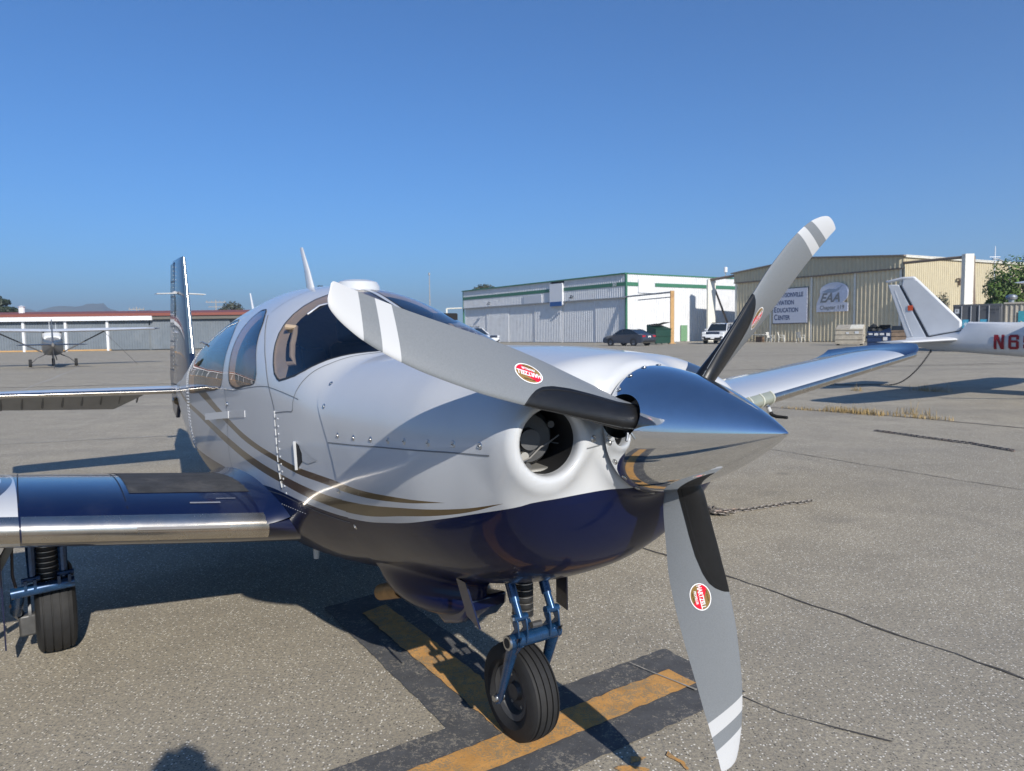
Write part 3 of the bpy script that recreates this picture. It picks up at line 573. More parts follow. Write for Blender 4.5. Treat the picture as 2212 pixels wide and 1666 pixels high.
for s in (1, -1):
    f = (lambda P: P) if s == 1 else (lambda P: [(x, 2-v) for x, v in P])
    ribbon(mb, f([(-1.50,1.52),(-1.386,1.603),(-1.27,1.689),(-1.137,1.803),(-1.062,1.888),(-.998,1.964),(-.971,2.005),(-.952,2.064),(-.943,2.119),(-.947,2.176),(-.963,2.265),(-.98,2.33)]), .005)
    ribbon(mb, f([(-1.789,1.978),(-1.768,2.04),(-1.761,2.138),(-1.782,2.239),(-1.795,2.308),(-1.785,2.348)]), .004)
    ribbon(mb, f([(-1.795,1.99),(-1.6,1.985),(-1.057,1.915),(-.70,1.91)]), .003)
    ribbon(mb, f([(-.47,1.30),(-.51,1.417),(-.568,1.54),(-.615,1.651),(-.666,1.734),(-.702,1.803),(-.733,1.87),(-.752,1.93),(-.75,1.99),(-.97,2.03)]), .004)
    ribbon(mb, f([(-1.49,1.0),(-1.49,1.2),(-1.48,1.35),(-1.49,1.5)]), .003)
    ribbon(mb, f([(-3.02,1.5),(-3.05,2.0),(-3.06,2.4)]), .003)
    ribbon(mb, f([(-1.785,2.348),(-1.4,2.37),(-.98,2.35),(-.64,2.36),(-.36,2.36)]), .003)
mb.obj('panel_seam', SEAM, ac, True)
# rivets along the hinge and the rear frame (too small to pick apart)
mb = MB(); dome = [(0, .0), (.0045, 0), (.003, .0022), (0, .003)]
def rivet(x, v, r=1.):
    c = Vector(surf(x, v)[0]); n = Vector(snorm(x, v)[0]); M = T(c) @ n.to_track_quat('Z', 'Y').to_matrix().to_4x4() @ Matrix.Scale(r, 4); mb.lathe([(.0045, 0), (.003, .0022), (0, .003)], 6, 0, M)
for k in range(11): rivet(-.925, 2.045+.029*k, 1.15)
for k in range(44): rivet(-3.0-.01*(k % 2), 1.55+.02*k, 1.5); rivet(-3.09, 1.55+.02*k, 1.4)
for k in range(40): rivet(-1.75+.025*k, 2.395-.0*k, .5)
kind(mb.obj('rivet', WPNT, ac, True), 'stuff')
# door handle, lock, hinge knuckles, side vent
def skin_box(name, x0, v0, x1, v1, hgt, off0, off1, m):
    n = 10; V = []; F = []
    for i in range(n):
        t_ = i/(n-1); x, v = x0+(x1-x0)*t_, v0+(v1-v0)*t_; o_ = off0+(off1-off0)*t_; p = surf(x, v)[0]; nn = snorm(x, v)[0]
        for dz, oo in ((-hgt/2, 0), (-hgt/2, o_), (hgt/2, o_), (hgt/2, 0)): V.append((p[0]+nn[0]*oo, p[1]+nn[1]*oo, p[2]+dz+nn[2]*oo))
        if i: F += [((i-1)*4+k, i*4+k, i*4+k+1, (i-1)*4+k+1) for k in range(3)]
    F += [(0, 1, 2, 3), tuple((n-1)*4+k for k in (3, 2, 1, 0))]
    return mesh(name, V, F, m, ac, False)
skin_box('door_handle', -2.03, 2.128, -1.71, 2.098, .036, .055, .006, WPNT); skin_box('handle_plate', -1.70, 2.097, -1.40, 2.072, .032, .003, .003, WPNT)
c = Vector(surf(-1.745, 2.055)[0]); MB().lathe([(0, .006), (.011, .005), (.013, 0)], 12, 0, T(c) @ Matrix.Rotation(R(90), 4, 'X')).obj('door_lock', STEEL, ac, True)
mb = MB()
for k in range(9): mb.tube([surf(-.955-.006*abs(k-4)/4, 2.02+k*.034)[0]+np.array([0, -.002, 0]), surf(-.955-.006*abs(k-4)/4, 2.045+k*.034)[0]+np.array([0, -.002, 0])], .0026, 6)
kind(mb.obj('hinge_knuckle', WPNT, ac, True), 'stuff')
vp = [(-.725,2.105),(-.695,2.111),(-.672,2.135),(-.675,2.165),(-.731,2.205)]
mb = MB(); Q = on_skin([p[0] for p in vp], [p[1] for p in vp], .002); mb.add(Q, [tuple(range(len(Q)))]); mb.obj('side_vent', BLACKM, ac)
Q = on_skin([-.695, -.60, -.53, -.62, -.675, -.672], [2.111, 2.128, 2.13, 2.163, 2.165, 2.135], .0028); MB().add(Q, [(0, 1, 2, 3, 4, 5)]).obj('vent_ramp', mat('vent_grey', (.42, .43, .44), .4), ac)
MB().tube([on_skin(-.733, 2.10, .006)[0], on_skin(-.738, 2.21, .006)[0]], .006, 6).obj('vent_lip', WPNT, ac, True)
# roof antennas
mb = MB(); n = 8; pr = [(-2.08, .06, .016, 1.735), (-2.14, .042, .012, 1.86), (-2.23, .022, .007, 2.01)]
V = []; F = []
for i, (x, hc, ht, z) in enumerate(pr):
    for k in range(12): t_ = 2*PI*k/12; V.append((x+hc*math.cos(t_), ht*math.sin(t_), z))
    if i: F += [((i-1)*12+k, (i-1)*12+(k+1) % 12, i*12+(k+1) % 12, i*12+k) for k in range(12)]
F.append(tuple(24+k for k in range(12))); mesh('blade_antenna', V, F, WPNT, ac, True)
mb = MB(); mb.lathe([(0, .045), (.045, .043), (.062, .030), (.070, .0), (.07, -.03)], 24); o = mb.obj('gps_antenna', WPNT, ac, True); o.location = (-1.44, 0.02, 1.728); o.scale = (1.6, 1.65, .78)
MB().tube([(-2.96, -.08, 1.56), (-3.04, -.08, 1.66), (-3.10, -.08, 1.78)], [.014, .009, .005], 8).obj('aft_antenna', WPNT, ac, True)
MB().tube([on_skin(-2.72, 1.66, 0)[0], on_skin(-2.74, 1.66, .03)[0], on_skin(-2.80, 1.66, .034)[0]], .006, 6).obj('temperature_probe', STEEL, ac, True)
# cabin inside: glare shield, panel, seats, assist handle, floor
V = []; F = []; n1, n2 = 8, 13
for i in range(n1):
    x = -.44-.56*i/(n1-1); hwid = float(pchip(XS, ST[::-1, 3], x))*.90
    for j in range(n2): y = -1+2*j/(n2-1); V.append((x, y*hwid, 1.392-.012*i/(n1-1)-.10*abs(y)**2.4))
for i in range(n1-1):
    for j in range(n2-1): k = i*n2+j; F.append((k, k+1, k+n2+1, k+n2))
b0 = (n1-1)*n2
for j in range(n2): x, y, z = V[b0+j]; V.append((x+.03, y, .95))
for j in range(n2-1): F.append((b0+j, b0+j+1, b0+n2+j+1, b0+n2+j))
mesh('glare_shield', V, F, mat('dash_black', (.012, .012, .015), .75), ac, True, angle=40)
SEATM = mat('seat_leather', (.055, .045, .040), .55, var=.15)
for y in (-.27, .27):
    mb = MB(); mb.box((-1.62, y, .80), (.50, .44, .16)); mb.box((0, 0, .33), (.13, .42, .58), 0, T((-1.90, y, .83)) @ Matrix.Rotation(R(-14), 4, 'Y'), (.85, .85)); mb.box((0, 0, .70), (.09, .24, .15), 0, T((-1.91, y, .83)) @ Matrix.Rotation(R(-14), 4, 'Y')); mb.obj('front_seat', SEATM, ac, bevel=.035)
mb = MB(); mb.box((-2.55, 0, .80), (.46, .92, .16)); mb.box((0, 0, .30), (.13, .92, .55), 0, T((-2.85, 0, .83)) @ Matrix.Rotation(R(-16), 4, 'Y'), (.85, .9)); mb.obj('rear_seat', SEATM, ac, bevel=.035)
MB().box((-1.9, 0, .70), (2.2, .80, .03)).obj('cabin_floor', mat('cabin_carpet', (.05, .045, .04), .95), ac)
hl_ = [(-1.03, -.455, 1.36), (-1.06, -.455, 1.39), (-1.08, -.445, 1.44), (-1.09, -.43, 1.49), (-1.10, -.42, 1.515)]
MB().tube([(-1.075, -.50, 1.355)]+hl_+[(-1.13, -.455, 1.52)], .013, 8).obj('assist_handle', LINER, ac, True)
MB().tube([(-1.12, -.36, 1.575), (-1.13, -.30, 1.615), (-1.14, -.18, 1.645), (-1.15, -.08, 1.655)], .006, 6).obj('visor_rod', STEEL, ac, True)
MB().box((-.99, .28, 1.555), (.012, .14, .05)).obj('inside_mirror', BLACKM, ac, bevel=.01)
# ---------------------------------------------------------------- cowling (smooth blended solid, meshed on a grid)
HUB = Vector((.728, -.001, 1.212)); TILT, YAW = .084, -.067
AX = Vector((math.cos(TILT)*math.cos(YAW), math.sin(YAW), math.sin(TILT))).normalized()
E1 = Vector((0, 0, 1)).cross(AX).normalized(); E2 = AX.cross(E1)
CST = np.array([[.74,1.40,.99,.40,1.195,2.5,2.1],[.60,1.405,.89,.445,1.18,2.5,2.05],[.50,1.413,.80,.462,1.165,2.5,2.1],[.40,1.42,.735,.478,1.15,2.5,2.2],[.15,1.43,.64,.515,1.13,2.6,2.3],[-.20,1.43,.565,.53,1.12,2.6,2.4],[-.45,1.43,.52,.54,1.13,2.5,2.6],[-.75,1.54,.47,.56,1.17,2.25,2.9]])[::-1]
def smin(a, b, k): h = np.clip(.5+.5*(b-a)/k, 0, 1); return b*(1-h)+a*h-k*h*(1-h)
def smax(a, b, k): return -smin(-a, -b, k)
INL = [(.612, s*.332, 1.196) for s in (-1, 1)]
def ls_cowl(X, Y, Z, part=None):
    zt, zb, w_, zc, nt, nb = [pchip(CST[:, 0], CST[:, k], X) for k in range(1, 7)]
    top = Z > zc; n = np.where(top, nt, nb); h = np.where(top, zt-zc, zc-zb)
    f = ((np.abs(Y)/w_)**n+(np.abs(Z-zc)/h)**n+1e-9)**(1/n)-1; a2 = (np.abs(Y)/w_)**2; b2 = (np.abs(Z-zc)/h)**2; wt_ = a2/(a2+b2+1e-9); d = f*np.minimum(.54, w_*wt_+h*(1-wt_))*.95-.004
    d = smax(d, X-(.607-.25*np.clip(1.02-Z, 0, 1)), .085)
    # ring behind the spinner
    P = np.stack([X-HUB.x, Y-HUB.y, Z-HUB.z], -1); s = P @ np.array(AX); rho = np.sqrt(np.maximum((P**2).sum(-1)-s**2, 0))
    d = smin(d, smax(rho-.182, np.abs(s+.23)-.142, .03), .07)
    for (cx, cy, cz) in INL:
        a = np.array([.985, .17*np.sign(cy), 0]); Q = np.stack([X-cx, Y-cy, Z-cz], -1); t = Q @ a; r = np.sqrt(np.maximum((Q**2).sum(-1)-t**2, 0))
        d = smin(d, smax(r-.100, np.abs(t+.19)-.186, .03), .09)
    # bulge under the chin
    d = smin(d, (np.sqrt(((X+.36)/.33)**2+((Y+.15)/.17)**2+((Z-.545)/.125)**2)-1)*.13, .05)
    car = np.full(X.shape, 9.)
    for (cx, cy, cz) in INL:
        a = np.array([.985, .17*np.sign(cy), 0]); Q = np.stack([X-cx, Y-cy, Z-cz], -1); t = Q @ a; r = np.sqrt(np.maximum((Q**2).sum(-1)-t**2, 0))
        c = smax(r-.0875, np.abs(t-.02)-.34, .01); car = np.minimum(car, c); d = smax(d, -c, .022)
    # nose wheel well
    c2 = np.maximum(np.maximum(np.abs(X+.02)-.20, np.abs(Y)-.105), np.abs(Z-.60)-.13); d = smax(d, -c2, .012); car = np.minimum(car, c2)
    return car if part == 'carve' else d
def seam_x(z): return np.interp(z, [.45, .58, .68, .80, .95, 1.03, 1.09, 1.16, 1.22, 1.29, 1.34, 1.37, 1.40, 1.46], [-.50, -.47, -.40, -.36, -.36, -.385, -.415, -.465, -.52, -.555, -.55, -.53, -.45, -.25])
def surface_nets(fn, lo, hi, st):
    ax_ = [np.arange(a, b+st, st) for a, b in zip(lo, hi)]; X, Y, Z = np.meshgrid(*ax_, indexing='ij'); D = fn(X, Y, Z); S = D < 0; nx, ny, nz = D.shape
    cs = [(i, j, k) for i in (0, 1) for j in (0, 1) for k in (0, 1)]; sl3 = lambda A_, c: A_[c[0]:nx-1+c[0], c[1]:ny-1+c[1], c[2]:nz-1+c[2]]
    cnt = sum(sl3(S, c).astype(int) for c in cs); act = (cnt > 0) & (cnt < 8); idx = -np.ones(act.shape, int); idx[act] = np.arange(act.sum()); acc = np.zeros((act.sum(), 3)); wt = np.zeros(act.sum())
    for a in cs:
        for ax3 in range(3):
            if a[ax3]: continue
            b = list(a); b[ax3] = 1; da = sl3(D, a)[act]; db = sl3(D, b)[act]; cr = (da < 0) != (db < 0); t = np.where(cr, da/np.where(da == db, 1, da-db), 0)
            p = np.array(a, float)[None]+t[:, None]*np.eye(3)[ax3][None]; acc += np.where(cr[:, None], p, 0); wt += cr
    ijk = np.argwhere(act); V = np.array(lo)+(ijk+acc/wt[:, None])*st; F = []
    for ax3 in range(3):
        u_, v_ = (ax3+1) % 3, (ax3+2) % 3; A0 = S.take(range(0, S.shape[ax3]-1), ax3); A1 = S.take(range(1, S.shape[ax3]), ax3); E_ = np.argwhere(A0 != A1)
        E_ = E_[(E_[:, u_] > 0) & (E_[:, v_] > 0) & (E_[:, u_] < S.shape[u_]-1) & (E_[:, v_] < S.shape[v_]-1)]; inside = A0[tuple(E_.T)]
        def at(du, dv): q_ = E_.copy(); q_[:, u_] += du; q_[:, v_] += dv; return idx[tuple(q_.T)]
        Q = np.stack([at(-1, -1), at(0, -1), at(0, 0), at(-1, 0)], 1); Q[~inside] = Q[~inside][:, ::-1]; F.append(Q)
    return V, np.vstack(F)
def grad(fn, P, e=.0015):
    G = np.zeros_like(P)
    for k in range(3):
        a = P.copy(); a[:, k] += e; b = P.copy(); b[:, k] -= e; G[:, k] = (fn(*a.T)-fn(*b.T))/(2*e)
    return G
def build_cowl():
    V, Q = surface_nets(ls_cowl, (-.66, -.62, .36), (.74, .62, 1.50), .0115)
    for _ in range(3):
        g = grad(ls_cowl, V); d = ls_cowl(*V.T); V = V-np.clip(d/np.maximum((g**2).sum(1), .2), -.006, .006)[:, None]*g
    N = grad(ls_cowl, V, .003); N /= np.linalg.norm(N, axis=1)[:, None]+1e-9
    Tn = [tuple(map(int, t)) for t in np.vstack([Q[:, [0, 1, 2]], Q[:, [0, 2, 3]]])]; V = list(map(tuple, V)); N = list(map(tuple, N))
    def split(Tn, G, cond=None, both=True):
        """cut triangles along G = 0; returns the positive side, and the negative side too"""
        cache = {}; P_ = []; M_ = []
        def cut(a, b):
            k = (min(a, b), max(a, b))
            if k not in cache:
                t = G[a]/(G[a]-G[b]); cache[k] = len(V); V.append(tuple(V[a][i]+(V[b][i]-V[a][i])*t for i in range(3))); N.append(tuple(N[a][i]+(N[b][i]-N[a][i])*t for i in range(3)))
            return cache[k]
        for t in Tn:
            if cond is not None and not all(cond[i] for i in t): P_.append(t); continue
            p = [G[i] > 0 for i in t]; n = sum(p)
            if n == 3: P_.append(t)
            elif n == 0: M_.append(t)
            elif n == 1: k = p.index(True); a, b, c = t[k], t[(k+1) % 3], t[(k+2) % 3]; ab, ac_ = cut(a, b), cut(a, c); P_.append((a, ab, ac_)); M_ += [(ab, b, c), (ab, c, ac_)]
            else: k = p.index(False); a, b, c = t[k], t[(k+1) % 3], t[(k+2) % 3]; ab, ca = cut(a, b), cut(c, a); P_ += [(ab, b, c), (ab, c, ca)]; M_.append((a, ab, ca))
        return P_, M_
    A = np.array(V); keep, _ = split(Tn, A[:, 0]-seam_x(A[:, 2]))
    A = np.array(V); tin = np.full(len(A), -9.)
    near = np.zeros(len(A), bool)
    for i in INL:
        a = np.array([.985, .17*np.sign(i[1]), 0]); Qv = A-np.array(i); t = Qv @ a; r = np.sqrt(np.maximum((Qv**2).sum(1)-t**2, 0)); m_ = (r < .112) & (t > -.5); tin = np.where(m_, t, tin); near |= m_
    white, dark = split(keep, np.where(near, tin+.026, 1.), near)
    A = np.array(V); C = A[np.array(white)].mean(1); car = ls_cowl(*C.T, part='carve'); mi = list(((car < .012) & (C[:, 2] < .75)).astype(int))+[1]*len(dark)
    return mesh('cowling', V, white+dark, [PAINT, mat('engine_bay_black', (.012, .012, .013), .7, rvar=0)], ac, True, mi, N)
build_cowl()
# line of fasteners along the cowl split, and the split itself
def cowl_hit(x, z, s=-1):
    lo, hi = .2, .7
    for _ in range(40):
        m_ = (lo+hi)/2
        if ls_cowl(np.array([x]), np.array([s*m_]), np.array([z]))[0] < 0: lo = m_
        else: hi = m_
    p = np.array([[x, s*lo, z]]); g = grad(ls_cowl, p, .004)[0]; return Vector(p[0]), Vector(g).normalized()
def cowl_line(mb, pts, wd=.0035, s=-1):
    L_ = []; d = np.concatenate([[0], np.cumsum(np.hypot(*np.diff(np.array(pts), axis=0).T))]); n = int(d[-1]/.015)+2
    for t in np.linspace(0, d[-1], n):
        x = np.interp(t, d, [p[0] for p in pts]); z = np.interp(t, d, [p[1] for p in pts]); p, nn = cowl_hit(x, z, s); L_.append((p+nn*.0012, nn))
    V = []; F = []
    for i, (p, nn) in enumerate(L_):
        tg = (L_[min(i+1, n-1)][0]-L_[max(i-1, 0)][0]).normalized(); b = nn.cross(tg); V += [p+b*wd/2, p-b*wd/2]
        if i: k = 2*i; F.append((k-2, k-1, k+1, k))
    mb.add(V, F)
mb = MB(); cl = [(-.415, 1.093), (-.215, 1.108), (.004, 1.127), (.186, 1.141), (.385, 1.155), (.50, 1.162), (.535, 1.165)]
for s in (-1, 1): cowl_line(mb, cl, .004, s)
mb.obj('cowl_split', SEAM, ac, True)
fst = MB().lathe([(0, .0035), (.004, .0034), (.0046, .0012), (.0085, .0014), (.0105, 0)], 14).box((0, 0, .0036), (.006, .0016, .001), 1)
src = None
fp = [(-.33, 1.128), (-.20, 1.134), (-.07, 1.143), (.05, 1.153), (.15, 1.162), (.27, 1.170), (.38, 1.178), (.495, 1.186), (-.375, .92), (-.335, .79), (-.50, 1.30), (-.47, 1.22)]
for s in (-1, 1):
    for (x, z) in fp:
        p, nn = cowl_hit(x, z, s); q_ = (nn).to_track_quat('Z', 'Y').to_euler()
        if src is None: src = fst.obj('fastener', [STEEL, BLACKM], ac, True); src.location = p; src.rotation_euler = q_
        else: share(src, 'fastener', ac, p, q_)
def face_hit(y, z):
    lo, hi = .3, .75
    for _ in range(40):
        m_ = (lo+hi)/2
        if ls_cowl(np.array([m_]), np.array([y]), np.array([z]))[0] < 0: lo = m_
        else: hi = m_
    p = np.array([[lo, y, z]]); g = grad(ls_cowl, p, .004)[0]; return Vector(p[0]), Vector(g).normalized()
for s in (-1, 1):
    V = []; F = []
    for i in range(9):
        y = s*(.236-.055*i/8); p, nn = face_hit(y, 1.172+.004*i/8)
        V += [p+nn*.0012+Vector((0, 0, .0018)), p+nn*.0012-Vector((0, 0, .0018))]
        if i: k = 2*i; F.append((k-2, k-1, k+1, k))
    mesh('cowl_split', V, F, SEAM, ac, True); p, nn = face_hit(s*.205, 1.196); share(src, 'fastener', ac, p, nn.to_track_quat('Z', 'Y').to_euler())
# engine parts behind the right inlet
ENG = mat('cast_grey', (.085, .086, .088), .55, metal=.3, var=.2); ENGL = mat('alloy_grey', (.42, .41, .38), .5, metal=.6, var=.2)
for (cx, cy, cz), side in zip(INL, (-1, 1)):
    if side > 0: break
    M = T((cx-.135, cy+.01, cz-.0)) @ Matrix.Rotation(R(-18), 4, 'Z')
    mb = MB(); mb.lathe([(0, -.1), (.072, -.1), (.078, -.03), (.078, .02), (.070, .03), (.066, .045), (.03, .05), (.028, .075), (0, .075)], 28, 0, M, 'x'); mb.lathe([(.08, -.005), (.084, 0), (.08, .006)], 28, 0, M, 'x', True)
    for k in range(3):
        a_ = 2*PI*k/3+.5; mb.tube([M @ Vector((.02, .075*math.cos(a_), .075*math.sin(a_))), M @ Vector((.055, .075*math.cos(a_), .075*math.sin(a_)))], .010, 8)
    mb.obj('alternator', ENG, ac, True)
    MB().box((cx-.17, cy+.02, cz-.105), (.22, .13, .05)).obj('engine_baffle', ENGL, ac, bevel=.006)
    mb = MB()
    for (dy, dz, l) in ((-.045, .06, .03), (-.06, -.01, .02), (-.02, -.045, .04)): mb.tube([(cx-.11, cy+dy, cz+dz), (cx-.11+l, cy+dy-.008, cz+dz)], [.010, .013], 10)
    mb.obj('spark_fitting', ENGL, ac, True)
    MB().tube([(cx-.07, cy-.07, cz-.03), (cx-.06, cy-.05, cz-.055), (cx-.05, cy-.025, cz-.045), (cx-.05, cy+.01, cz-.02), (cx-.055, cy+.04, cz-.012), (cx-.06, cy+.08, cz+.005)], .0022, 6).obj('lead_wire', mat('wire_grey', (.2, .19, .18), .6), ac, True)
# exhaust, scoop under the chin, drains
mb = MB(); d_ = Vector((-.17, -.01, -.06)); p_ = Vector((-.45, -.25, .475)); mb.tube([p_, p_+d_], .034, 16, caps=False).tube([p_+d_, p_], .030, 16, caps=False); mb.obj('exhaust_pipe', mat('exhaust_bronze', (.34, .20, .08), .5, metal=.6, var=.3, scale=14), ac, True)
mb = MB(); mb.prism([(-.42, .47), (-.03, .545), (-.035, .50), (-.09, .445), (-.20, .405), (-.36, .44)], -.20, -.03); mb.obj('air_scoop', NAVYP, ac, bevel=.012)
MB().tube([(-1.57, -.2, .45), (-1.575, -.2, .30)], [.022, .014], 10).obj('drain_mast', WPNT, ac, True)

# ---------------------------------------------------------------- spinner
SL, SB_, SR = .376, -.066, .178
def spin_r(s): t = np.clip((SL-s)/(SL-SB_), 0, 1); return SR*(1-(1-t)**1.5)**.9
def ax_pt(s, rho, a): return HUB+AX*s+(E1*math.cos(a)+E2*math.sin(a))*rho
TH0 = .296
BANG = [math.atan2(math.sin(TH0+k*2*PI/3), -math.cos(TH0+k*2*PI/3)) for k in range(3)]
def build_spinner():
    A0 = min(BANG)-PI/3; pts = []; edges = []; faces = []; hc = .170
    for b in BANG:
        k = len(pts); n = 44; hr = .060
        c_ = [Vector((-.004+hr*1.05*math.cos(2*PI*i/n)-.012, (b+hr*math.sin(2*PI*i/n)/hc)*hc)) for i in range(n)]; pts += c_; edges += [(k+i, k+(i+1) % n) for i in range(n)]; faces.append([k+i for i in range(n)])
    O = np.array([(p.x, p.y) for p in pts])
    ss = np.unique(np.concatenate([np.linspace(SB_, .25, 44), SL-.126*np.linspace(0, 1, 26)**1.7])); na = 132
    for s in ss:
        for j in range(na+1):
            p = (s, (A0+2*PI*j/na)*hc)
            if np.min((O[:, 0]-p[0])**2+(O[:, 1]-p[1])**2) > .004**2: pts.append(Vector(p))
    V, E, F, ov, oe, of = delaunay_2d_cdt(pts, edges, faces, 0, 1e-7)
    P = []; N = []
    for p in V:
        s = p.x; a = p.y/hc; r_ = float(spin_r(s)); ds = .0008; sl_ = (float(spin_r(min(s+ds, SL-1e-4)))-float(spin_r(min(s, SL-1e-4)-ds)))/(min(s+ds, SL-1e-4)-min(s, SL-1e-4)+ds); rad = E1*math.cos(a)+E2*math.sin(a)
        P.append(HUB+AX*s+rad*r_); N.append((rad-AX*sl_).normalized())
    F2 = []
    for f, g in zip(F, of):
        if g: continue
        a, b, c = [P[i] for i in f[:3]]; n = (b-a).cross(c-a)
        F2.append(f if n.dot(N[f[0]]) >= 0 else f[::-1])
    m = mat('polished_chrome', (.80, .81, .82), .055, metal=1, var=.03, scale=18, rvar=.03)
    o = mesh('spinner', P, F2, m, ac, True, None, N)
    mb = MB(); MM = Matrix(((AX.x, E1.x, E2.x, HUB.x), (AX.y, E1.y, E2.y, HUB.y), (AX.z, E1.z, E2.z, HUB.z), (0, 0, 0, 1)))
    mb.lathe([(0, SB_+.004), (SR-.004, SB_+.004), (SR-.004, SB_-.006), (0, SB_-.006)], 48, 0, MM, 'x'); mb.obj('spinner_backplate', STEEL, ac, True, 30)
    mb = MB(); mb.lathe([(0, -.06), (.085, -.06), (.085, .06), (.06, .12), (0, .13)], 28, 0, MM, 'x')
    for b in BANG: d = (E1*math.cos(b)+E2*math.sin(b)); mb.tube([HUB+d*.05, HUB+d*.135], .050, 20)
    mb.obj('propeller_hub', mat('hub_black', (.010, .010, .011), .45), ac, True, 30)
    sb = MB().lathe([(.0082, 0), (.0078, .0012), (.0055, .0022), (.0052, .0026), (.002, .0028), (0, .0018)], 12); s0 = None
    for b in BANG:
        for k in range(-2, 3):
            a = b+PI/3+k*.31; r_ = float(spin_r(SB_+.012)); rad = E1*math.cos(a)+E2*math.sin(a); p = HUB+AX*(SB_+.014)+rad*(r_+.0005); e_ = rad.to_track_quat('Z', 'Y').to_euler()
            if s0 is None: s0 = sb.obj('spinner_screw', STEEL, o, True); s0.location = p; s0.rotation_euler = e_
            else: share(s0, 'spinner_screw', o, p, e_)
build_spinner()

# ---------------------------------------------------------------- propeller blades
RG = [.085,.12,.15,.2,.25,.3,.35,.4,.45,.5,.55,.6,.65,.7,.75,.8,.85,.9,.93,.95,.965,.975,.981,.984]
LEc = [.040,.040,.0415,.048,.049,.050,.052,.053,.055,.0555,.055,.0535,.049,.044,.038,.029,.017,.001,-.0125,-.023,-.033,-.0415,-.050,-.060]
TEc = [-.040,-.041,-.050,-.067,-.0765,-.084,-.0915,-.0985,-.102,-.1035,-.104,-.1035,-.102,-.1005,-.099,-.0985,-.0975,-.098,-.0985,-.099,-.1003,-.1008,-.0995,-.094]
THK = [.076,.072,.062,.050,.041,.034,.029,.0255,.023,.021,.0195,.018,.0165,.015,.0135,.012,.0105,.009,.008,.0072,.0062,.005,.004,.003]
BTr = [.1,.25,.4,.6,.8,1.0]; BTd = [46.1,36.75,33.07,24.07,16.83,2.78]
lec = lambda r: float(pchip(RG, LEc, r)); tec = lambda r: float(pchip(RG, TEc, r)); thk = lambda r: float(pchip(RG, THK, r)); bet = lambda r: R(float(np.interp(r, BTr, BTd)))
def half_t(r, f):
    """half thickness at chord fraction f from the leading edge"""
    t = thk(r); k = max(0., min(1., (r-.11)/.12)); k = k*k*(3-2*k); f = min(1, max(0, f))
    air = t*(1.4845*math.sqrt(f)-.63*f-1.758*f*f+1.4215*f**3-.5075*f**4)*2.5*.4; cir = t*math.sqrt(max(0, f*(1-f)))
    return cir*(1-k)+air*k
def blade_frame(k):
    t = TH0+k*2*PI/3; er = (-E1*math.cos(t)+E2*math.sin(t)); et = AX.cross(er)
    if k == 0 and et.z > 0: pass
    return er, et
_er, _et = blade_frame(0); SGN = -1 if _et.z > 0 else 1
def blade_pt(k, r, c, off=0., face=1):
    er, et = blade_frame(k); et = et*SGN; b = bet(r); ch = et*math.cos(b)+AX*math.sin(b); n = AX*math.cos(b)-et*math.sin(b); le, te = lec(r), tec(r); f = (le-c)/(le-te); camb = .25*thk(r)*4*f*(1-f)*max(0., min(1., (r-.2)/.2))
    h = half_t(r, f); return HUB+er*r+ch*c+n*(camb+face*(h+off))
def blade_paint():
    m = bpy.data.materials.new('blade_paint'); t = NT(m); r = t.attr('radius'); c = t.attr('chord'); q_ = t.math('MULTIPLY_ADD', c, .315, r); o = t.obj()
    w1 = t.math('GREATER_THAN', q_, .8925); w2 = t.math('MULTIPLY', t.math('GREATER_THAN', q_, .811), t.math('LESS_THAN', q_, .852)); w_ = t.math('ADD', w1, w2)
    n = t.noise(260, 3, .7, o); g = t.mix(t.ramp(n, (.3, 0.), (.7, 1.)), (.165, .178, .190), (.195, .208, .220))
    t.link(t.mix(w_, g, (.50, .505, .51)), t.b.inputs['Base Color']); t.b.inputs['Roughness'].default_value = .42; t.b.inputs['Specular IOR Level'].default_value = .5
    t.bump(n, .12, .001); return m
BPAINT = blade_paint(); RUBB = mat('boot_rubber', (.006, .0062, .007), .40, var=.25, scale=40, rvar=.15)
def attr_mesh(name, V, F, RC, m, par):
    o = mesh(name, V, F, m, par, True, angle=50)
    for nm, j in (('radius', 0), ('chord', 1)):
        a = o.data.attributes.new(nm, 'FLOAT', 'POINT'); a.data.foreach_set('value', np.array([x[j] for x in RC], dtype=np.float32))
    return o
DEC = {}
def decal_mats():
    m = bpy.data.materials.new('decal_print'); t = NT(m); r = t.attr('radius'); c = t.attr('chord')
    e = t.math('SQRT', t.math('ADD', t.math('POWER', t.math('DIVIDE', r, .0415), 2.), t.math('POWER', t.math('DIVIDE', c, .0295), 2.)))
    band = t.math('ABSOLUTE', t.math('SUBTRACT', t.math('MULTIPLY_ADD', r, .45, c), -.001)); red = t.math('LESS_THAN', band, .0125)
    col = t.mix(red, (.27, .165, .055), (.75, .015, .04)); col = t.mix(t.math('GREATER_THAN', e, .90), col, (.85, .85, .85)); col = t.mix(t.math('GREATER_THAN', e, .985), col, (.02, .03, .04))
    t.link(col, t.b.inputs['Base Color']); t.b.inputs['Roughness'].default_value = .3; return m
DECM = decal_mats(); DWH = mat('decal_white', (.82, .82, .82), .35, var=0); DBK = mat('decal_black', (.03, .02, .01), .4, var=0)
rs_f = sorted(set(list(np.linspace(.085, .95, 70))+[.957, .965, .97, .975, .978, .981, .983, .984]))
fr_f = [.5*(1-math.cos(PI*i/16)) for i in range(17)]
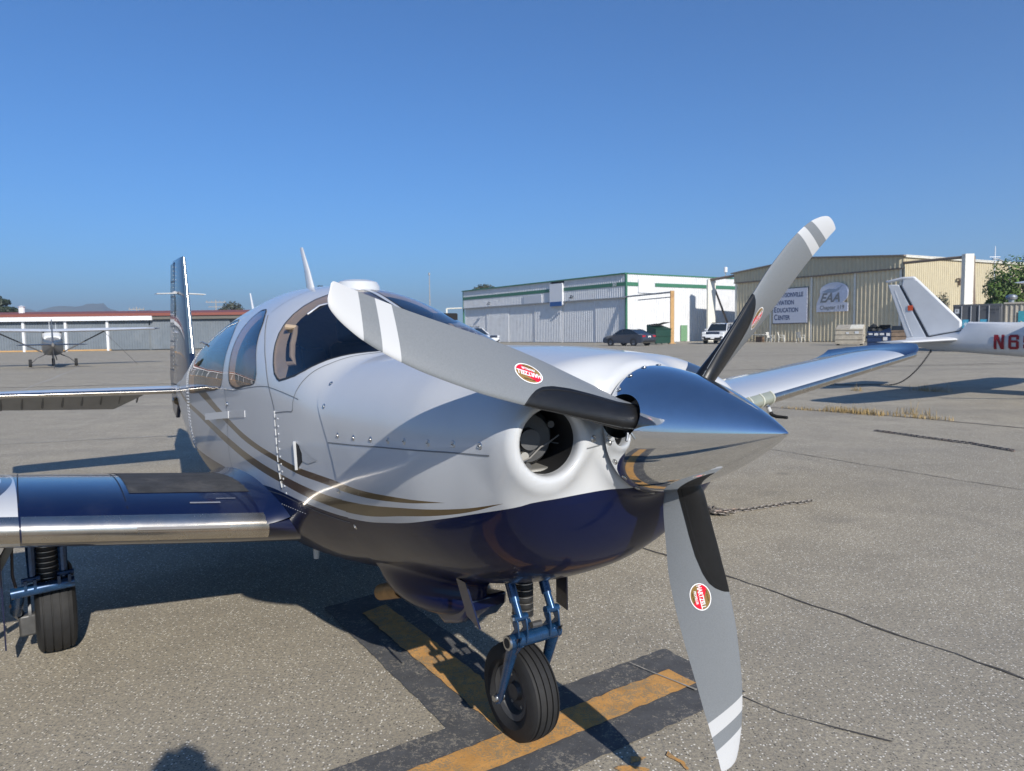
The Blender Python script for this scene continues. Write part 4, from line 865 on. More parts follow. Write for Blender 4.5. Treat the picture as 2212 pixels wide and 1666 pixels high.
def build_blade(k):
    V = []; F = []; RC = []; n = 32
    for i, r in enumerate(rs_f):
        le, te = lec(r), tec(r)
        for j in range(n):
            f = fr_f[j] if j <= 16 else fr_f[32-j]; c = le-(le-te)*f; V.append(blade_pt(k, r, c, 0, 1 if j <= 16 else -1)); RC.append((r, c))
        if i: F += [((i-1)*n+j, i*n+j, i*n+(j+1) % n, (i-1)*n+(j+1) % n) for j in range(n)]
    F.append(tuple((len(rs_f)-1)*n+j for j in range(n)))
    b = attr_mesh('propeller_blade', V, F, RC, BPAINT, ac)
    # rubber de-ice boot wrapped round the leading edge
    br = np.linspace(.10, .490, 60); V = []; F = []; m_ = 21
    for i, r in enumerate(br):
        cb = float(np.interp(r, [.10, .16, .204, .295, .357, .413, .443, .462, .476, .486, .490], [-.022, -.022, -.022, -.021, -.018, -.009, .001, .014, .030, .045, .0535])); le = lec(r); cb = min(cb, le-.002)
        for j in range(m_):
            u = 1-2*j/(m_-1); c = le-(le-cb)*u*u; V.append(blade_pt(k, r, c, .0011, 1 if u >= 0 else -1))
        if i: F += [((i-1)*m_+j, (i-1)*m_+j+1, i*m_+j+1, i*m_+j) for j in range(m_-1)]
    mesh('deice_boot', V, F, RUBB, b, True)
    V = []; F = []
    for i, r in enumerate(br[2:-3]):
        cb = float(np.interp(r, [.10, .16, .204, .295, .357, .413, .443, .462, .476], [-.012, -.012, -.012, -.011, -.008, .001, .010, .024, .040]))
        for c in (cb, cb+.0022): V.append(blade_pt(k, r, c, .0022))
        if i: q_ = 2*i; F.append((q_-2, q_-1, q_+1, q_))
    mesh('boot_edge', V, F, BLACKM, b, True)
    # decal
    rc, cc = .4775, -.030; V = [blade_pt(k, rc, cc, .0006)]; RC = [(0, 0)]; F = []; nr, na = 6, 56
    for i in range(1, nr+1):
        for j in range(na):
            a = 2*PI*j/na; x, y = .0415*i/nr*math.cos(a), .0295*i/nr*math.sin(a); V.append(blade_pt(k, rc+x, cc+y, .0006)); RC.append((x, y))
    F = [(0, 1+j, 1+(j+1) % na) for j in range(na)]
    for i in range(1, nr):
        for j in range(na): F.append((1+(i-1)*na+j, 1+i*na+j, 1+i*na+(j+1) % na, 1+(i-1)*na+(j+1) % na))
    d = attr_mesh('maker_decal', V, F, RC, DECM, b)
    for body, sz, y0, m, bo, sq in (('HARTZELL', .0172, .0015, DWH, .0006, .86), ('PROPELLER', .0085, -.0128, DWH, .0003, .92), ('BUILT ON HONOR', .0042, .0185, DBK, .0001, .9), ('PIQUA, OHIO USA', .0040, -.0200, DBK, .0001, .9)):
        TV, TF = text_mesh(body, sz, bo, squeeze=sq); mesh('decal_lettering', [blade_pt(k, rc+x, cc+y0+y, .0011) for x, y in TV], TF, m, b, False)
    # counter pin at the root
    return b
for k in range(3): build_blade(k)
er, et = blade_frame(0); et = et*SGN; p0 = HUB+er*.165+et*.045+AX*.02
MB().tube([p0, p0+et*.022+AX*.006+er*.004], .0035, 8).obj('blade_pin', STEEL, ac, True)
# ---------------------------------------------------------------- wings
def naca(f, t, camb=.02, up=1):
    yt = 5*t*(.2969*math.sqrt(f)-.126*f-.3516*f*f+.2843*f**3-.1015*f**4); p = .4
    yc = camb/p**2*(2*p*f-f*f) if f < p else camb/(1-p)**2*((1-2*p)+2*p*f-f*f)
    return yc+up*yt
def loft_sections(secs, n, tfun, close=True):
    """secs: (pos, xLE, zLE, chord, thick, incidence) -> vertices in rings of 2n points"""
    fr = [.5*(1-math.cos(PI*i/n)) for i in range(n+1)]; V = []; F = []; m = 2*n
    for i, (p, xl, zl, ch, th, inc) in enumerate(secs):
        ring = [(f, 1) for f in fr[::-1]]+[(f, -1) for f in fr[1:-1]]
        for f, u in ring: a = -f*ch; b = naca(f, th, .02 if th > .11 else 0., u)*ch; V.append(tfun(p, xl+a*math.cos(inc)-0*b, zl+b+a*math.sin(inc)))
        if i: F += [((i-1)*m+j, i*m+j, i*m+(j+1) % m, (i-1)*m+(j+1) % m) for j in range(m)]
    F.append(tuple(range(m))); F.append(tuple(range(len(V)-1, len(V)-m-1, -1)))
    return V, F
POL = mat('polished_aluminium', (.60, .555, .49), .26, metal=1, var=.10, scale=9, rvar=.10)
def wing_paint(name, f):
    m = bpy.data.materials.new(name); t = NT(m); o = t.obj(); x, y, z = t.sep(o); t.link(f(t, x, y, z, o), t.b.inputs['Base Color'])
    t.b.inputs['Roughness'].default_value = .3; t.b.inputs['Coat Weight'].default_value = .9; t.link(t.math('MULTIPLY_ADD', t.noise(7, 4, .6, o), .06, .01), t.b.inputs['Coat Roughness']); t.bump(t.noise(5, 2, .4, o), .04, .05); return m
def rw(t, x, y, z, o):
    c = t.mix(t.ramp(t.noise(5, 6, .7, o), (.5, 0.), (.8, .12)), NAVYC, (.12, .13, .15)); b = t.math('LESS_THAN', t.math('MULTIPLY_ADD', t.math('POWER', t.math('ADD', x, 1.05), 2.), .06, y), -1.475)
    c = t.mix(b, c, WHITEC)
    e = t.math('ADD', t.math('POWER', t.math('MULTIPLY_ADD', t.math('ADD', y, 1.66), 1/.17, 0.), 2.), t.math('POWER', t.math('MULTIPLY_ADD', t.math('ADD', x, 1.42), 1/.36, 0.), 2.)); return t.mix(t.math('MULTIPLY', t.math('LESS_THAN', e, 1.), t.math('GREATER_THAN', e, .62)), c, (.05, .05, .06))
def lw(t, x, y, z, o):
    tip = t.math('GREATER_THAN', t.math('MULTIPLY_ADD', t.math('POWER', t.math('MAXIMUM', t.math('SUBTRACT', t.math('MULTIPLY', x, -1.), 1.15), 0.), 2.), .42, y), 4.93)
    le = t.math('GREATER_THAN', x, -1.105); rt = t.math('LESS_THAN', y, 1.475)
    return t.mix(t.math('MAXIMUM', tip, rt), WHITEC, NAVYC)
WPR = wing_paint('right_wing_paint', rw); WPL = wing_paint('left_wing_paint', lw)
def le_line(s, y):
    y = abs(y); z = (.655+.145*(y-.55)) if s < 0 else (.690+.119*(y-.55)); x = -1.0-.012*(y-.55); return x, z
def wing(s):
    ys = [.40, .55, .8, 1.2, 1.47, 2., 2.6, 3.2, 3.8, 4.4, 4.8, 5.0, 5.18, 5.30, 5.38, 5.42]; secs = []
    for y in ys:
        x, z = le_line(s, y); ch = np.interp(y, [.4, 5.2], [1.86, .98]); th = np.interp(y, [.4, 5.2], [.155, .125]); inc = R(4.)
        if y > 4.9: q_ = (y-4.9)/.52; z += .05*q_**2; x -= .14*q_**3; ch -= .10*q_**3; th *= 1-.62*q_**2
        secs.append((y, x, z, ch, th, inc))
    tf = lambda p, x, z: (x, s*p, z); V, F = loft_sections(secs, 26, tf)
    if s > 0: F = [f[::-1] for f in F]
    w_ = mesh('wing', V, F, WPR if s < 0 else WPL, ac, True, angle=40)
    # polished leading edge, 1.5 mm proud, in two lengths
    def le_strip(y0, y1, up=.020, lo=.015):
        V = []; F = []; yy = np.linspace(y0, y1, max(4, int((y1-y0)/.2)))
        ff = [(f, 1) for f in np.linspace(math.sqrt(up), 0, 8)**2]+[(f, -1) for f in np.linspace(0, math.sqrt(lo), 8)[1:]**2]
        for i, y in enumerate(yy):
            x, z = le_line(s, y); ch = np.interp(y, [.4, 5.2], [1.86, .98]); th = np.interp(y, [.4, 5.2], [.155, .125]); k = (1.86/ch)**.5
            for f, u in ff: f = min(1, f*k); b = naca(f, th, .02, u)*ch; V.append((x-f*ch+.0022, s*y, z+b-f*ch*math.sin(R(4.))+u*.0014))
            m = len(ff)
            if i: F += [((i-1)*m+j, i*m+j, i*m+j+1, (i-1)*m+j+1) for j in range(m-1)]
        if s > 0: F = [f[::-1] for f in F]
        mesh('leading_edge_strip', V, F, POL, w_, True)
    if s < 0: le_strip(.60, 1.468); le_strip(1.474, 4.9)
    else: le_strip(3.02, 5.12, .010, .034)
    def on_wing(y, f, off=.0015):
        x, z = le_line(s, y); ch = np.interp(y, [.4, 5.2], [1.86, .98]); th = np.interp(y, [.4, 5.2], [.155, .125]); return (x-f*ch*math.cos(R(4.)), s*y, z+naca(f, th, .02, 1)*ch-f*ch*math.sin(R(4.))+off)
    if s < 0:
        V = []; F = []; nn = 14
        for i in range(nn):
            y = .60+.50*i/(nn-1)
            for j in range(nn): V.append(on_wing(y if j else y, .115+.025*(i/(nn-1))*0+.62*j/(nn-1)))
            if i: F += [((i-1)*nn+j, (i-1)*nn+j+1, i*nn+j+1, i*nn+j) for j in range(nn-1)]
        mesh('wing_walk', V, F, mat('walkway_grit', (.040, .041, .044), .9, var=.35, scale=14, dirt=(.16, .15, .14, .5), bump=.4), w_, True)
        (xa, za), (xb, zb_) = le_line(s, 1.10), le_line(s, .76); V = [(xa-.002, -1.10, za-.006), (xa+.013, -1.10, za+.004), (xa-.002, -1.10, za+.014), (xb-.002, -.76, zb_-.006), (xb+.013, -.76, zb_+.004), (xb-.002, -.76, zb_+.014)]
        mesh('stall_strip', V, [(0, 2, 1), (3, 4, 5), (0, 1, 4, 3), (1, 2, 5, 4), (2, 0, 3, 5)], mat('strip_metal', (.50, .46, .41), .5, metal=.7), w_, False)
        mb = MB()
        for (a, b) in ((.86, .045), (.80, .043)): p = on_wing(a, .058, .002); mb.add([on_wing(a-.03, .055, .002), on_wing(a+.03, .055, .002), on_wing(a+.03, .061, .002), on_wing(a-.03, .061, .002)], [(0, 1, 2, 3)])
        V = [on_wing(.70, .075, .002), on_wing(.78, .075, .002), on_wing(.78, .078, .002), on_wing(.70, .078, .002)]; mb.add(V, [(0, 1, 2, 3)]); mb.obj('step_placard', mat('placard_grey', (.20, .21, .24), .5), w_)
        mb = MB()
        for y in (1.12, 1.47):
            V = []; 
            for j in range(16): f = .04+.7*j/15; V += [on_wing(y, f, .001), on_wing(y+.004, f, .001)]
            mb.add(V, [(2*j, 2*j+1, 2*j+3, 2*j+2) for j in range(15)])
        mb.obj('skin_seam', mat('seam_dark', (.01, .012, .02), .7, rvar=0), w_, True)
    else:
        # landing light set in the leading edge, pitot tube, aileron joint
        V = []; F = []; ff = [(f, 1) for f in (.03, .018, .008, .002, 0)]+[(f, -1) for f in (.002, .008, .018, .03)]; yy = np.linspace(2.62, 3.0, 6)
        for i, y in enumerate(yy):
            x, z = le_line(s, y); ch = np.interp(y, [.4, 5.2], [1.86, .98]); th = .14
            for f, u in ff: V.append((x-f*ch+.004, y, z+naca(f, th, .02, u)*ch-f*ch*math.sin(R(4.))+u*.003))
            if i: F += [((i-1)*9+j, (i-1)*9+j+1, i*9+j+1, i*9+j) for j in range(8)]
        L1 = mesh('landing_light', V, F, mat('lamp_lens', (.27, .29, .24), .12, coat=.8, var=.1), w_, True)
        for y in (2.62, 2.75, 2.88, 3.0):
            x, z = le_line(s, y); ch = np.interp(y, [.4, 5.2], [1.86, .98]); MB().tube([(x-f*ch+.006, y, z+naca(f, .14, .02, u)*ch-f*ch*math.sin(R(4.))+u*.004) for f, u in ff], .006, 6).obj('lens_frame', mat('lens_rim', (.55, .55, .46), .4), w_, True)
        x, z = le_line(s, 3.12); mb = MB(); mb.tube([(x-.14, 3.12, z-.04), (x-.13, 3.12, z-.10), (x-.11, 3.12, z-.135)], [.018, .016, .015], 10); mb.tube([(x-.11, 3.12, z-.13), (x-.10, 3.12, z-.15), (x-.06, 3.12, z-.16), (x+.03, 3.12, z-.16)], [.015, .014, .0125, .011], 10, 1); mb.obj('pitot_tube', [WPNT, BLACKM], w_, True)
        mb = MB(); V = []
        for j in range(24): y = 2.9+2.0*j/23; V += [on_wing(y, .70, .0014), on_wing(y, .708, .0014)]
        mb.add(V, [(2*j, 2*j+1, 2*j+3, 2*j+2) for j in range(23)]); mb.obj('aileron_gap', SEAM, w_)
    # root fillet against the fuselage
    V = []; F = []; m = 26
    for i in range(7):
        t_ = i/6; y = .66-.20*t_
        for j in range(m):
            f = .001+.9*(j/(m-1))**1.6; x, z = le_line(s, .58); ch = 1.86; up = naca(f, .155, .02, 1)*ch; rise = .10*t_**2.2*(.55+.45*math.sin(PI*min(1, f*1.1))); V.append((x-f*ch+.05*t_**2*(1-f), s*(y-.015*math.sin(PI*t_)), z-f*ch*math.sin(R(4.))+up+.003+rise))
        if i: F += [((i-1)*m+j, (i-1)*m+j+1, i*m+j+1, i*m+j) for j in range(m-1)]
    if s > 0: F = [f[::-1] for f in F]
    for j in range(0): pass
    mesh('root_fillet', V, F, NAVYP, w_, True)
    return w_
WR = wing(-1); WL = wing(1)
# ---------------------------------------------------------------- tail
def fin_paint(t, x, y, z, o):
    n = t.noise(3, 5, .7, o); c = t.mix(t.ramp(n, (.45, 0.), (.8, .25)), NAVYC, (.10, .09, .08)); return c
FINP = wing_paint('fin_paint', fin_paint)
fsec = [(.98, -5.47, 0, 1.35, .09, 0), (1.29, -5.56, 0, 1.12, .09, 0), (1.8, -5.68, 0, .90, .085, 0), (2.25, -5.79, 0, .66, .08, 0), (2.30, -5.82, 0, .60, .05, 0)]
V, F = loft_sections(fsec, 12, lambda p, x, z: (x, z, p)); FN = mesh('fin', V, [f[::-1] for f in F], FINP, ac, True, angle=40)
V = []; F = []
for i, zz in enumerate(np.linspace(1.32, 2.29, 8)):
    xl = float(np.interp(zz, [1.29, 1.8, 2.3], [-5.56, -5.68, -5.80])); ch = float(np.interp(zz, [1.29, 2.3], [1.1, .62]))
    for j, (f, u) in enumerate([(f, 1) for f in np.linspace(.2, 0, 6)**2]+[(f, -1) for f in np.linspace(0, .2, 6)[1:]**2]): V.append((xl-f*ch+.003, u*(5*.088*(.2969*math.sqrt(f)-.126*f)*ch+.002), zz))
    if i: F += [((i-1)*11+j, (i-1)*11+j+1, i*11+j+1, i*11+j) for j in range(10)]
mesh('leading_edge_strip', V, F, POL, FN, True)
mb = MB()
for y in (-.048, .048):
    for k in range(26): zz = 1.15+.043*k; xx = float(np.interp(zz, [1.15, 2.3], [-6.35, -6.22])); mb.box((xx, y*float(np.interp(zz, [1.1, 2.3], [1.2, .62])), zz), (.008, .006, .008))
kind(mb.obj('fin_rivet', STEEL, FN), 'stuff')
RU = [(-6.42, .72), (-6.40, 1.1), (-6.24, 2.28), (-6.44, 2.27), (-6.80, 1.05), (-6.72, .66), (-6.55, .58)]
mb = MB().prism(RU, -.022, .022); RDD = mb.obj('rudder', FINP, FN, bevel=.012)
mb = MB()
for k in range(9): z0 = .80+.16*k; x0 = float(np.interp(z0, [.72, 2.28], [-6.44, -6.26])); x1 = float(np.interp(z0, [.9, 1.05, 2.27], [-6.72, -6.74, -6.40])); mb.box(((x0+x1)/2, 0, z0), (abs(x0-x1), .052, .014))
mb.obj('rudder_rib', mat('rib_grey', (.10, .11, .13), .4, metal=.5), RDD)
mb = MB()
for s in (-1, 1): mb.add([(-6.02, s*.045, 1.945), (-6.07, s*.045, 1.945), (-6.15, s*.235, 1.935), (-6.0, s*.235, 1.935), (-6.02, s*.045, 1.933), (-6.07, s*.045, 1.933), (-6.15, s*.235, 1.928), (-6.0, s*.235, 1.928)], [(0, 1, 2, 3), (7, 6, 5, 4), (0, 4, 5, 1), (1, 5, 6, 2), (2, 6, 7, 3), (3, 7, 4, 0)]); mb.lathe([(.02, 0), (.03, .02), (0, .035)], 8, 0, T((-6.05, s*.055, 1.93)))
mb.obj('nav_antenna', WPNT, FN)
RIBG = mat('elevator_grey', (.30, .30, .30), .45, metal=.5, var=.1)
for s in (-1, 1):
    secs = [(.08, -5.64, .945, .80, .10, 0), (.9, -5.68, .962, .70, .10, 0), (1.78, -5.72, .985, .58, .09, 0), (1.84, -5.78, .987, .48, .05, 0)]
    V, F = loft_sections(secs, 12, lambda p, x, z: (x, s*p, z)); F = F if s < 0 else [f[::-1] for f in F]; TP = mesh('tailplane', V, F, WPNT, ac, True, angle=40)
    V = []; F = []
    for i, y in enumerate(np.linspace(.16, 1.80, 8)):
        xl = float(np.interp(y, [.08, 1.8], [-5.64, -5.72])); zl = float(np.interp(y, [.08, 1.78], [.945, .985])); ch = float(np.interp(y, [.08, 1.78], [.8, .58]))
        for j, (f, u) in enumerate([(f, 1) for f in np.linspace(.22, 0, 6)**2]+[(f, -1) for f in np.linspace(0, .24, 6)[1:]**2]): V.append((xl-f*ch+.003, s*y, zl+u*(5*.10*(.2969*math.sqrt(f)-.126*f)*ch+.002)))
        if i: F += [((i-1)*11+j, i*11+j, i*11+j+1, (i-1)*11+j+1) for j in range(10)]
    if s > 0: F = [f[::-1] for f in F]
    mesh('leading_edge_strip', V, F, POL, TP, True)
    # drooped elevator with pressed ribs
    out = [(.28, -6.33, .925), (.62, -6.58, .735), (1.1, -6.55, .765), (1.80, -6.46, .815), (1.82, -6.27, .955), (.14, -6.33, .925)]
    V = [(x, s*y, z+.012) for y, x, z in out]+[(x, s*y, z-.012) for y, x, z in out]; n = len(out); EL = mesh('elevator', V, [tuple(range(n)), tuple(range(2*n-1, n-1, -1))]+[(i, (i+1) % n, (i+1) % n+n, i+n) for i in range(n)], RIBG, TP, False)
    mb = MB()
    for k in range(9): y = .40+.17*k; mb.tube([(-6.335+.03*(y-.3)*.5, s*y, .925), (-6.50+.03*(y-.6), s*(y+.01), .79)], .009, 6)
    mb.obj('elevator_rib', mat('rib_dark', (.16, .16, .16), .5, metal=.4), EL)
o = MB().lathe([(0, -.09), (.035, -.06), (.045, 0), (.035, .06), (0, .09)], 14, axis='x').obj('tail_fairing', mat('gold_paint', GOLDC, .3, coat=.6), ac, True); o.location = (-6.0, -.10, .82)

# ---------------------------------------------------------------- landing gear
BLU = mat('gear_blue', (.012, .050, .125), .28, coat=.6, metal=.35, var=.25, scale=25, dirt=(.05, .045, .04, .35)); TYR = mat('tyre_rubber', (.012, .012, .0125), .75, var=.25, scale=25, dirt=(.04, .037, .033, .3)); RIMM = mat('rim_grey', (.10, .10, .10), .5, metal=.5, var=.2, scale=20)
DISC = mat('shock_rubber', (.014, .014, .014), .7, var=.2, scale=30); DISM = mat('shock_plate', (.45, .44, .42), .4, metal=.9)
def wheel(par, c, rad, wd, side=-1, grooves=4):
    """wheel on the aircraft's y axis; tyre with circumferential grooves"""
    pr = []; h = wd/2; gr = [(-.30+.6*i/(grooves-1))*wd for i in range(grooves)]
    def R_(y): u = abs(y)/h; return rad*(1-.035*(u/.72)**2) if u < .72 else rad*(.965-.21*((u-.72)/.28)**1.6)
    ys = sorted(set([round(v, 5) for v in np.linspace(-h, h, 25)]+[round(g+d, 5) for g in gr for d in (-.0035, -.003, .003, .0035)]))
    pr = [(rad*.54, -h*.62), (rad*.60, -h*.80), (rad*.70, -h*.97)]+[(R_(y)-(.007 if any(abs(y-g) < .0032 for g in gr) else 0), y) for y in ys if abs(y) < h*.985]+[(rad*.70, h*.97), (rad*.60, h*.80), (rad*.54, h*.62)]
    t = MB().lathe(pr, 56, 0, None, 'y', True).obj('tyre', TYR, par, True, 28); t.location = c
    rm = [(0, -h*.50), (rad*.16, -h*.52), (rad*.2, -h*.28), (rad*.40, -h*.24), (rad*.44, -h*.62), (rad*.55, -h*.72), (rad*.565, -h*.66), (rad*.55, -h*.55), (rad*.50, -h*.4), (rad*.5, h*.4), (rad*.565, h*.66), (rad*.55, h*.72), (rad*.44, h*.62), (rad*.40, h*.24), (rad*.2, h*.28), (rad*.16, h*.52), (0, h*.5)]
    r_ = MB().lathe(rm, 36, 0, None, 'y').obj('rim', RIMM, par, True, 30); r_.location = c
    mb = MB()
    for k in range(6): a = 2*PI*k/6; mb.tube([(rad*.33*math.cos(a), -h*.30, rad*.33*math.sin(a)), (rad*.33*math.cos(a), -h*.20, rad*.33*math.sin(a))], .006, 6)
    b = mb.obj('rim_bolt', STEEL, par, True); b.location = c
def empty_part(name, par): o = bpy.data.objects.new(name, None); return link(o, par)
ng = empty_part('nose_gear', ac)
wheel(ng, (0, 0, .176), .178, .128)
mb = MB()
for y in (-.092, .075): mb.tube([(.03, y, .64), (.065, y, .575), (.088, y, .525)], .021, 12, caps=False); mb.tube([(.084, y, .535), (.116, y, .478)], .0165, 12)
mb.tube([(.035, -.09, .62), (.035, .075, .615)], .013, 8); mb.obj('leg_tube', BLU, ng, True)
mb = MB(); nd = 5
for k in range(nd): z = .452+.024*k; mb.lathe([(0, z), (.036, z), (.042, z+.004), (.043, z+.011), (.042, z+.018), (.036, z+.0205), (0, z+.0205)], 24, 0, T((.036, -.008, 0)))
mb.obj('shock_disc', DISC, ng, True, 30)
mb = MB()
for k in range(nd+1): z = .4488+.024*k; mb.lathe([(0, z), (.0435, z), (.0435, z+.003), (0, z+.003)], 24, 0, T((.036, -.008, 0)))
mb.obj('shock_plate', DISM, ng, True, 30)
mb = MB(); mb.tube([(.105, -.148, .398), (.105, .118, .392)], .024, 14); mb.tube([(.105, -.1485, .398), (.105, -.140, .398)], .0245, 14, 1); mb.obj('truss_tube', [BLU, STEEL], ng, True, 40)
MB().lathe([(0, 0), (.017, 0)], 14, 0, T((.105, -.1492, .398)) @ Matrix.Rotation(R(90), 4, 'X')).obj('tube_bore', BLACKM, ng)
for (y0, w_) in ((-.112, .008), (-.068, .008), (.052, .008), (.098, .008)):
    poly = [(.085, .385), (.132, .388), (.138, .425), (.132, .470), (.110, .492), (.094, .482), (.098, .455), (.108, .440), (.086, .415)]
    MB().prism(poly, y0-w_/2, y0+w_/2).obj('truss_bracket', BLU, ng, bevel=.003)
MB().tube([(.113, -.122, .480), (.113, -.056, .478)], .014, 10).tube([(.113, -.122, .480), (.113, -.130, .480)], .010, 6, 1).obj('pivot_bolt', [BLU, STEEL], ng, True, 40); MB().tube([(.113, .042, .478), (.113, .108, .476)], .014, 10).tube([(.113, .108, .476), (.113, .116, .476)], .010, 6, 1).obj('pivot_bolt', [BLU, STEEL], ng, True, 40)
MB().tube([(.04, -.008, .452), (.075, -.008, .425), (.098, -.008, .412)], [.015, .012, .014], 10).obj('shock_rod', BLU, ng, True)
mb = MB(); mb.tube([(.10, -.02, .432), (.10, .03, .430)], .012, 8); mb.obj('shock_pin', RIMM, ng, True)
mb = MB()
for s_, y in ((1, -.096), (0, .082)):
    V = []; F = []; pr = [(.112, .408, .036, .017), (.085, .355, .036, .017), (.055, .28, .028, .015), (.025, .215, .024, .013), (.004, .172, .022, .012), (-.004, .150, .014, .009)]
    for i, (x, z, a, b) in enumerate(pr):
        for k in range(12): t_ = 2*PI*k/12; V.append((x+a*math.cos(t_)*.9, y+b*math.sin(t_), z+a*math.cos(t_)*.35))
        if i: F += [((i-1)*12+k, (i-1)*12+(k+1) % 12, i*12+(k+1) % 12, i*12+k) for k in range(12)]
    F += [tuple(range(12)), tuple(len(V)-1-k for k in range(12))]; mb.add(V, F)
mb.obj('fork_arm', BLU, ng, True, 50)
mb = MB(); mb.prism([(.05, .372), (.155, .395), (.13, .375), (.09, .33), (.07, .31)], -.10, -.086); mb.obj('fork_gusset', BLU, ng, bevel=.004)
MB().tube([(0, -.112, .176), (0, -.08, .176)], [.013, .017], 12).tube([(0, -.118, .176), (0, -.112, .176)], .012, 6).obj('axle', STEEL, ng, True, 40)
for (y, P) in ((-.20, [(.015, .66), (.075, .66), (.136, .516), (.06, .540)]), (.15, [(-.05, .62), (.012, .62), (.036, .44), (-.030, .452)])):
    o = MB().prism(P, -.003, .003).obj('gear_door', NAVYP, ng); o.location = (0, y, 0); o.rotation_euler = (R(6 if y < 0 else -6), 0, 0)
for o in ng.children:
    if o.name.split('.')[0] in ('leg_tube', 'shock_disc', 'shock_plate', 'truss_tube', 'tube_bore', 'truss_bracket', 'pivot_bolt', 'shock_rod', 'shock_pin', 'fork_arm', 'fork_gusset'):
        for vv in o.data.vertices:
            if 'fork' not in o.name: vv.co.y = (vv.co.y+.012)*.84-.014
            vv.co.z += .024*max(0, min(1, (vv.co.z-.18)/.22))
for s in (-1, 1):
    mg = empty_part('main_gear', ac); ya = s*1.36; xw = -1.93
    wheel(mg, (xw, ya, .208), .212, .168)
    xb = xw+.20
    mb = MB()
    for y in (s*1.445, s*1.325): mb.tube([(xb-.03, y, .68), (xb-.015, y, .50), (xb, y, .40)], [.021, .019, .016], 10)
    mb.obj('leg_tube', BLU, mg, True)
    mb = MB()
    for k in range(6): z = .405+.024*k; mb.lathe([(0, z), (.040, z), (.046, z+.004), (.046, z+.017), (.04, z+.0205), (0, z+.0205)], 22, 0, T((xb-.04, s*1.385, 0)))
    mb.obj('shock_disc', DISC, mg, True, 30)
    mb = MB()
    for k in range(7): z = .4015+.024*k; mb.lathe([(0, z), (.047, z), (.047, z+.003), (0, z+.003)], 22, 0, T((xb-.04, s*1.385, 0)))
    mb.obj('shock_plate', DISM, mg, True, 30)
    MB().tube([(xb+.02, s*1.525, .365), (xb+.02, s*1.285, .375)], .026, 14).obj('truss_tube', BLU, mg, True, 40)
    mb = MB()
    for y in (1.47, 1.435, 1.345, 1.305): mb.box((xb+.015, s*y, .388), (.06, .012, .055))
    mb.tube([(xb+.015, s*1.485, .411), (xb+.015, s*1.415, .414)], .012, 8); mb.tube([(xb+.015, s*1.35, .418), (xb+.015, s*1.285, .420)], .011, 8); mb.obj('truss_bracket', BLU, mg, True, 40)
    MB().tube([(xb+.02, s*1.50, .365), (xb-.06, s*1.51, .26), (xw, s*1.50, .195), (xw-.03, s*1.495, .16)], [.028, .024, .022, .015], 12).obj('trailing_arm', BLU, mg, True)
    mb = MB(); mb.lathe([(.03, -.012), (.105, -.012), (.105, .0), (.03, .0)], 28, 0, T((xw, s*1.455, .208)), 'y'); mb.obj('brake_disc', RIMM, mg, True, 30); MB().box((xw+.075, s*1.47, .17), (.06, .07, .10)).obj('brake_caliper', RIMM, mg, bevel=.01)
    MB().tube([(xb+.01, s*1.51, .60), (xb+.03, s*1.515, .45), (xb+.02, s*1.50, .36), (xb-.02, s*1.53, .30), (xw+.07, s*1.50, .20)], .006, 6).obj('brake_hose', mat('hose_brown', (.06, .04, .03), .6), mg, True)
    o = MB().prism([(xb-.28, .66), (xb+.14, .64), (xb+.05, .40), (xb+.03, .12), (xb-.16, .10), (xb-.26, .34)], -.003, .003).obj('gear_door', NAVYP, mg); o.location = (0, s*1.555, 0)
    o = MB().tube([(xb+.06, s*1.50, .62), (xb+.03, s*1.60, .42), (xb-.02, s*1.70, .26)], .02, 4).obj('door_link', mat('link_grey', (.18, .18, .17), .5, metal=.5), mg)

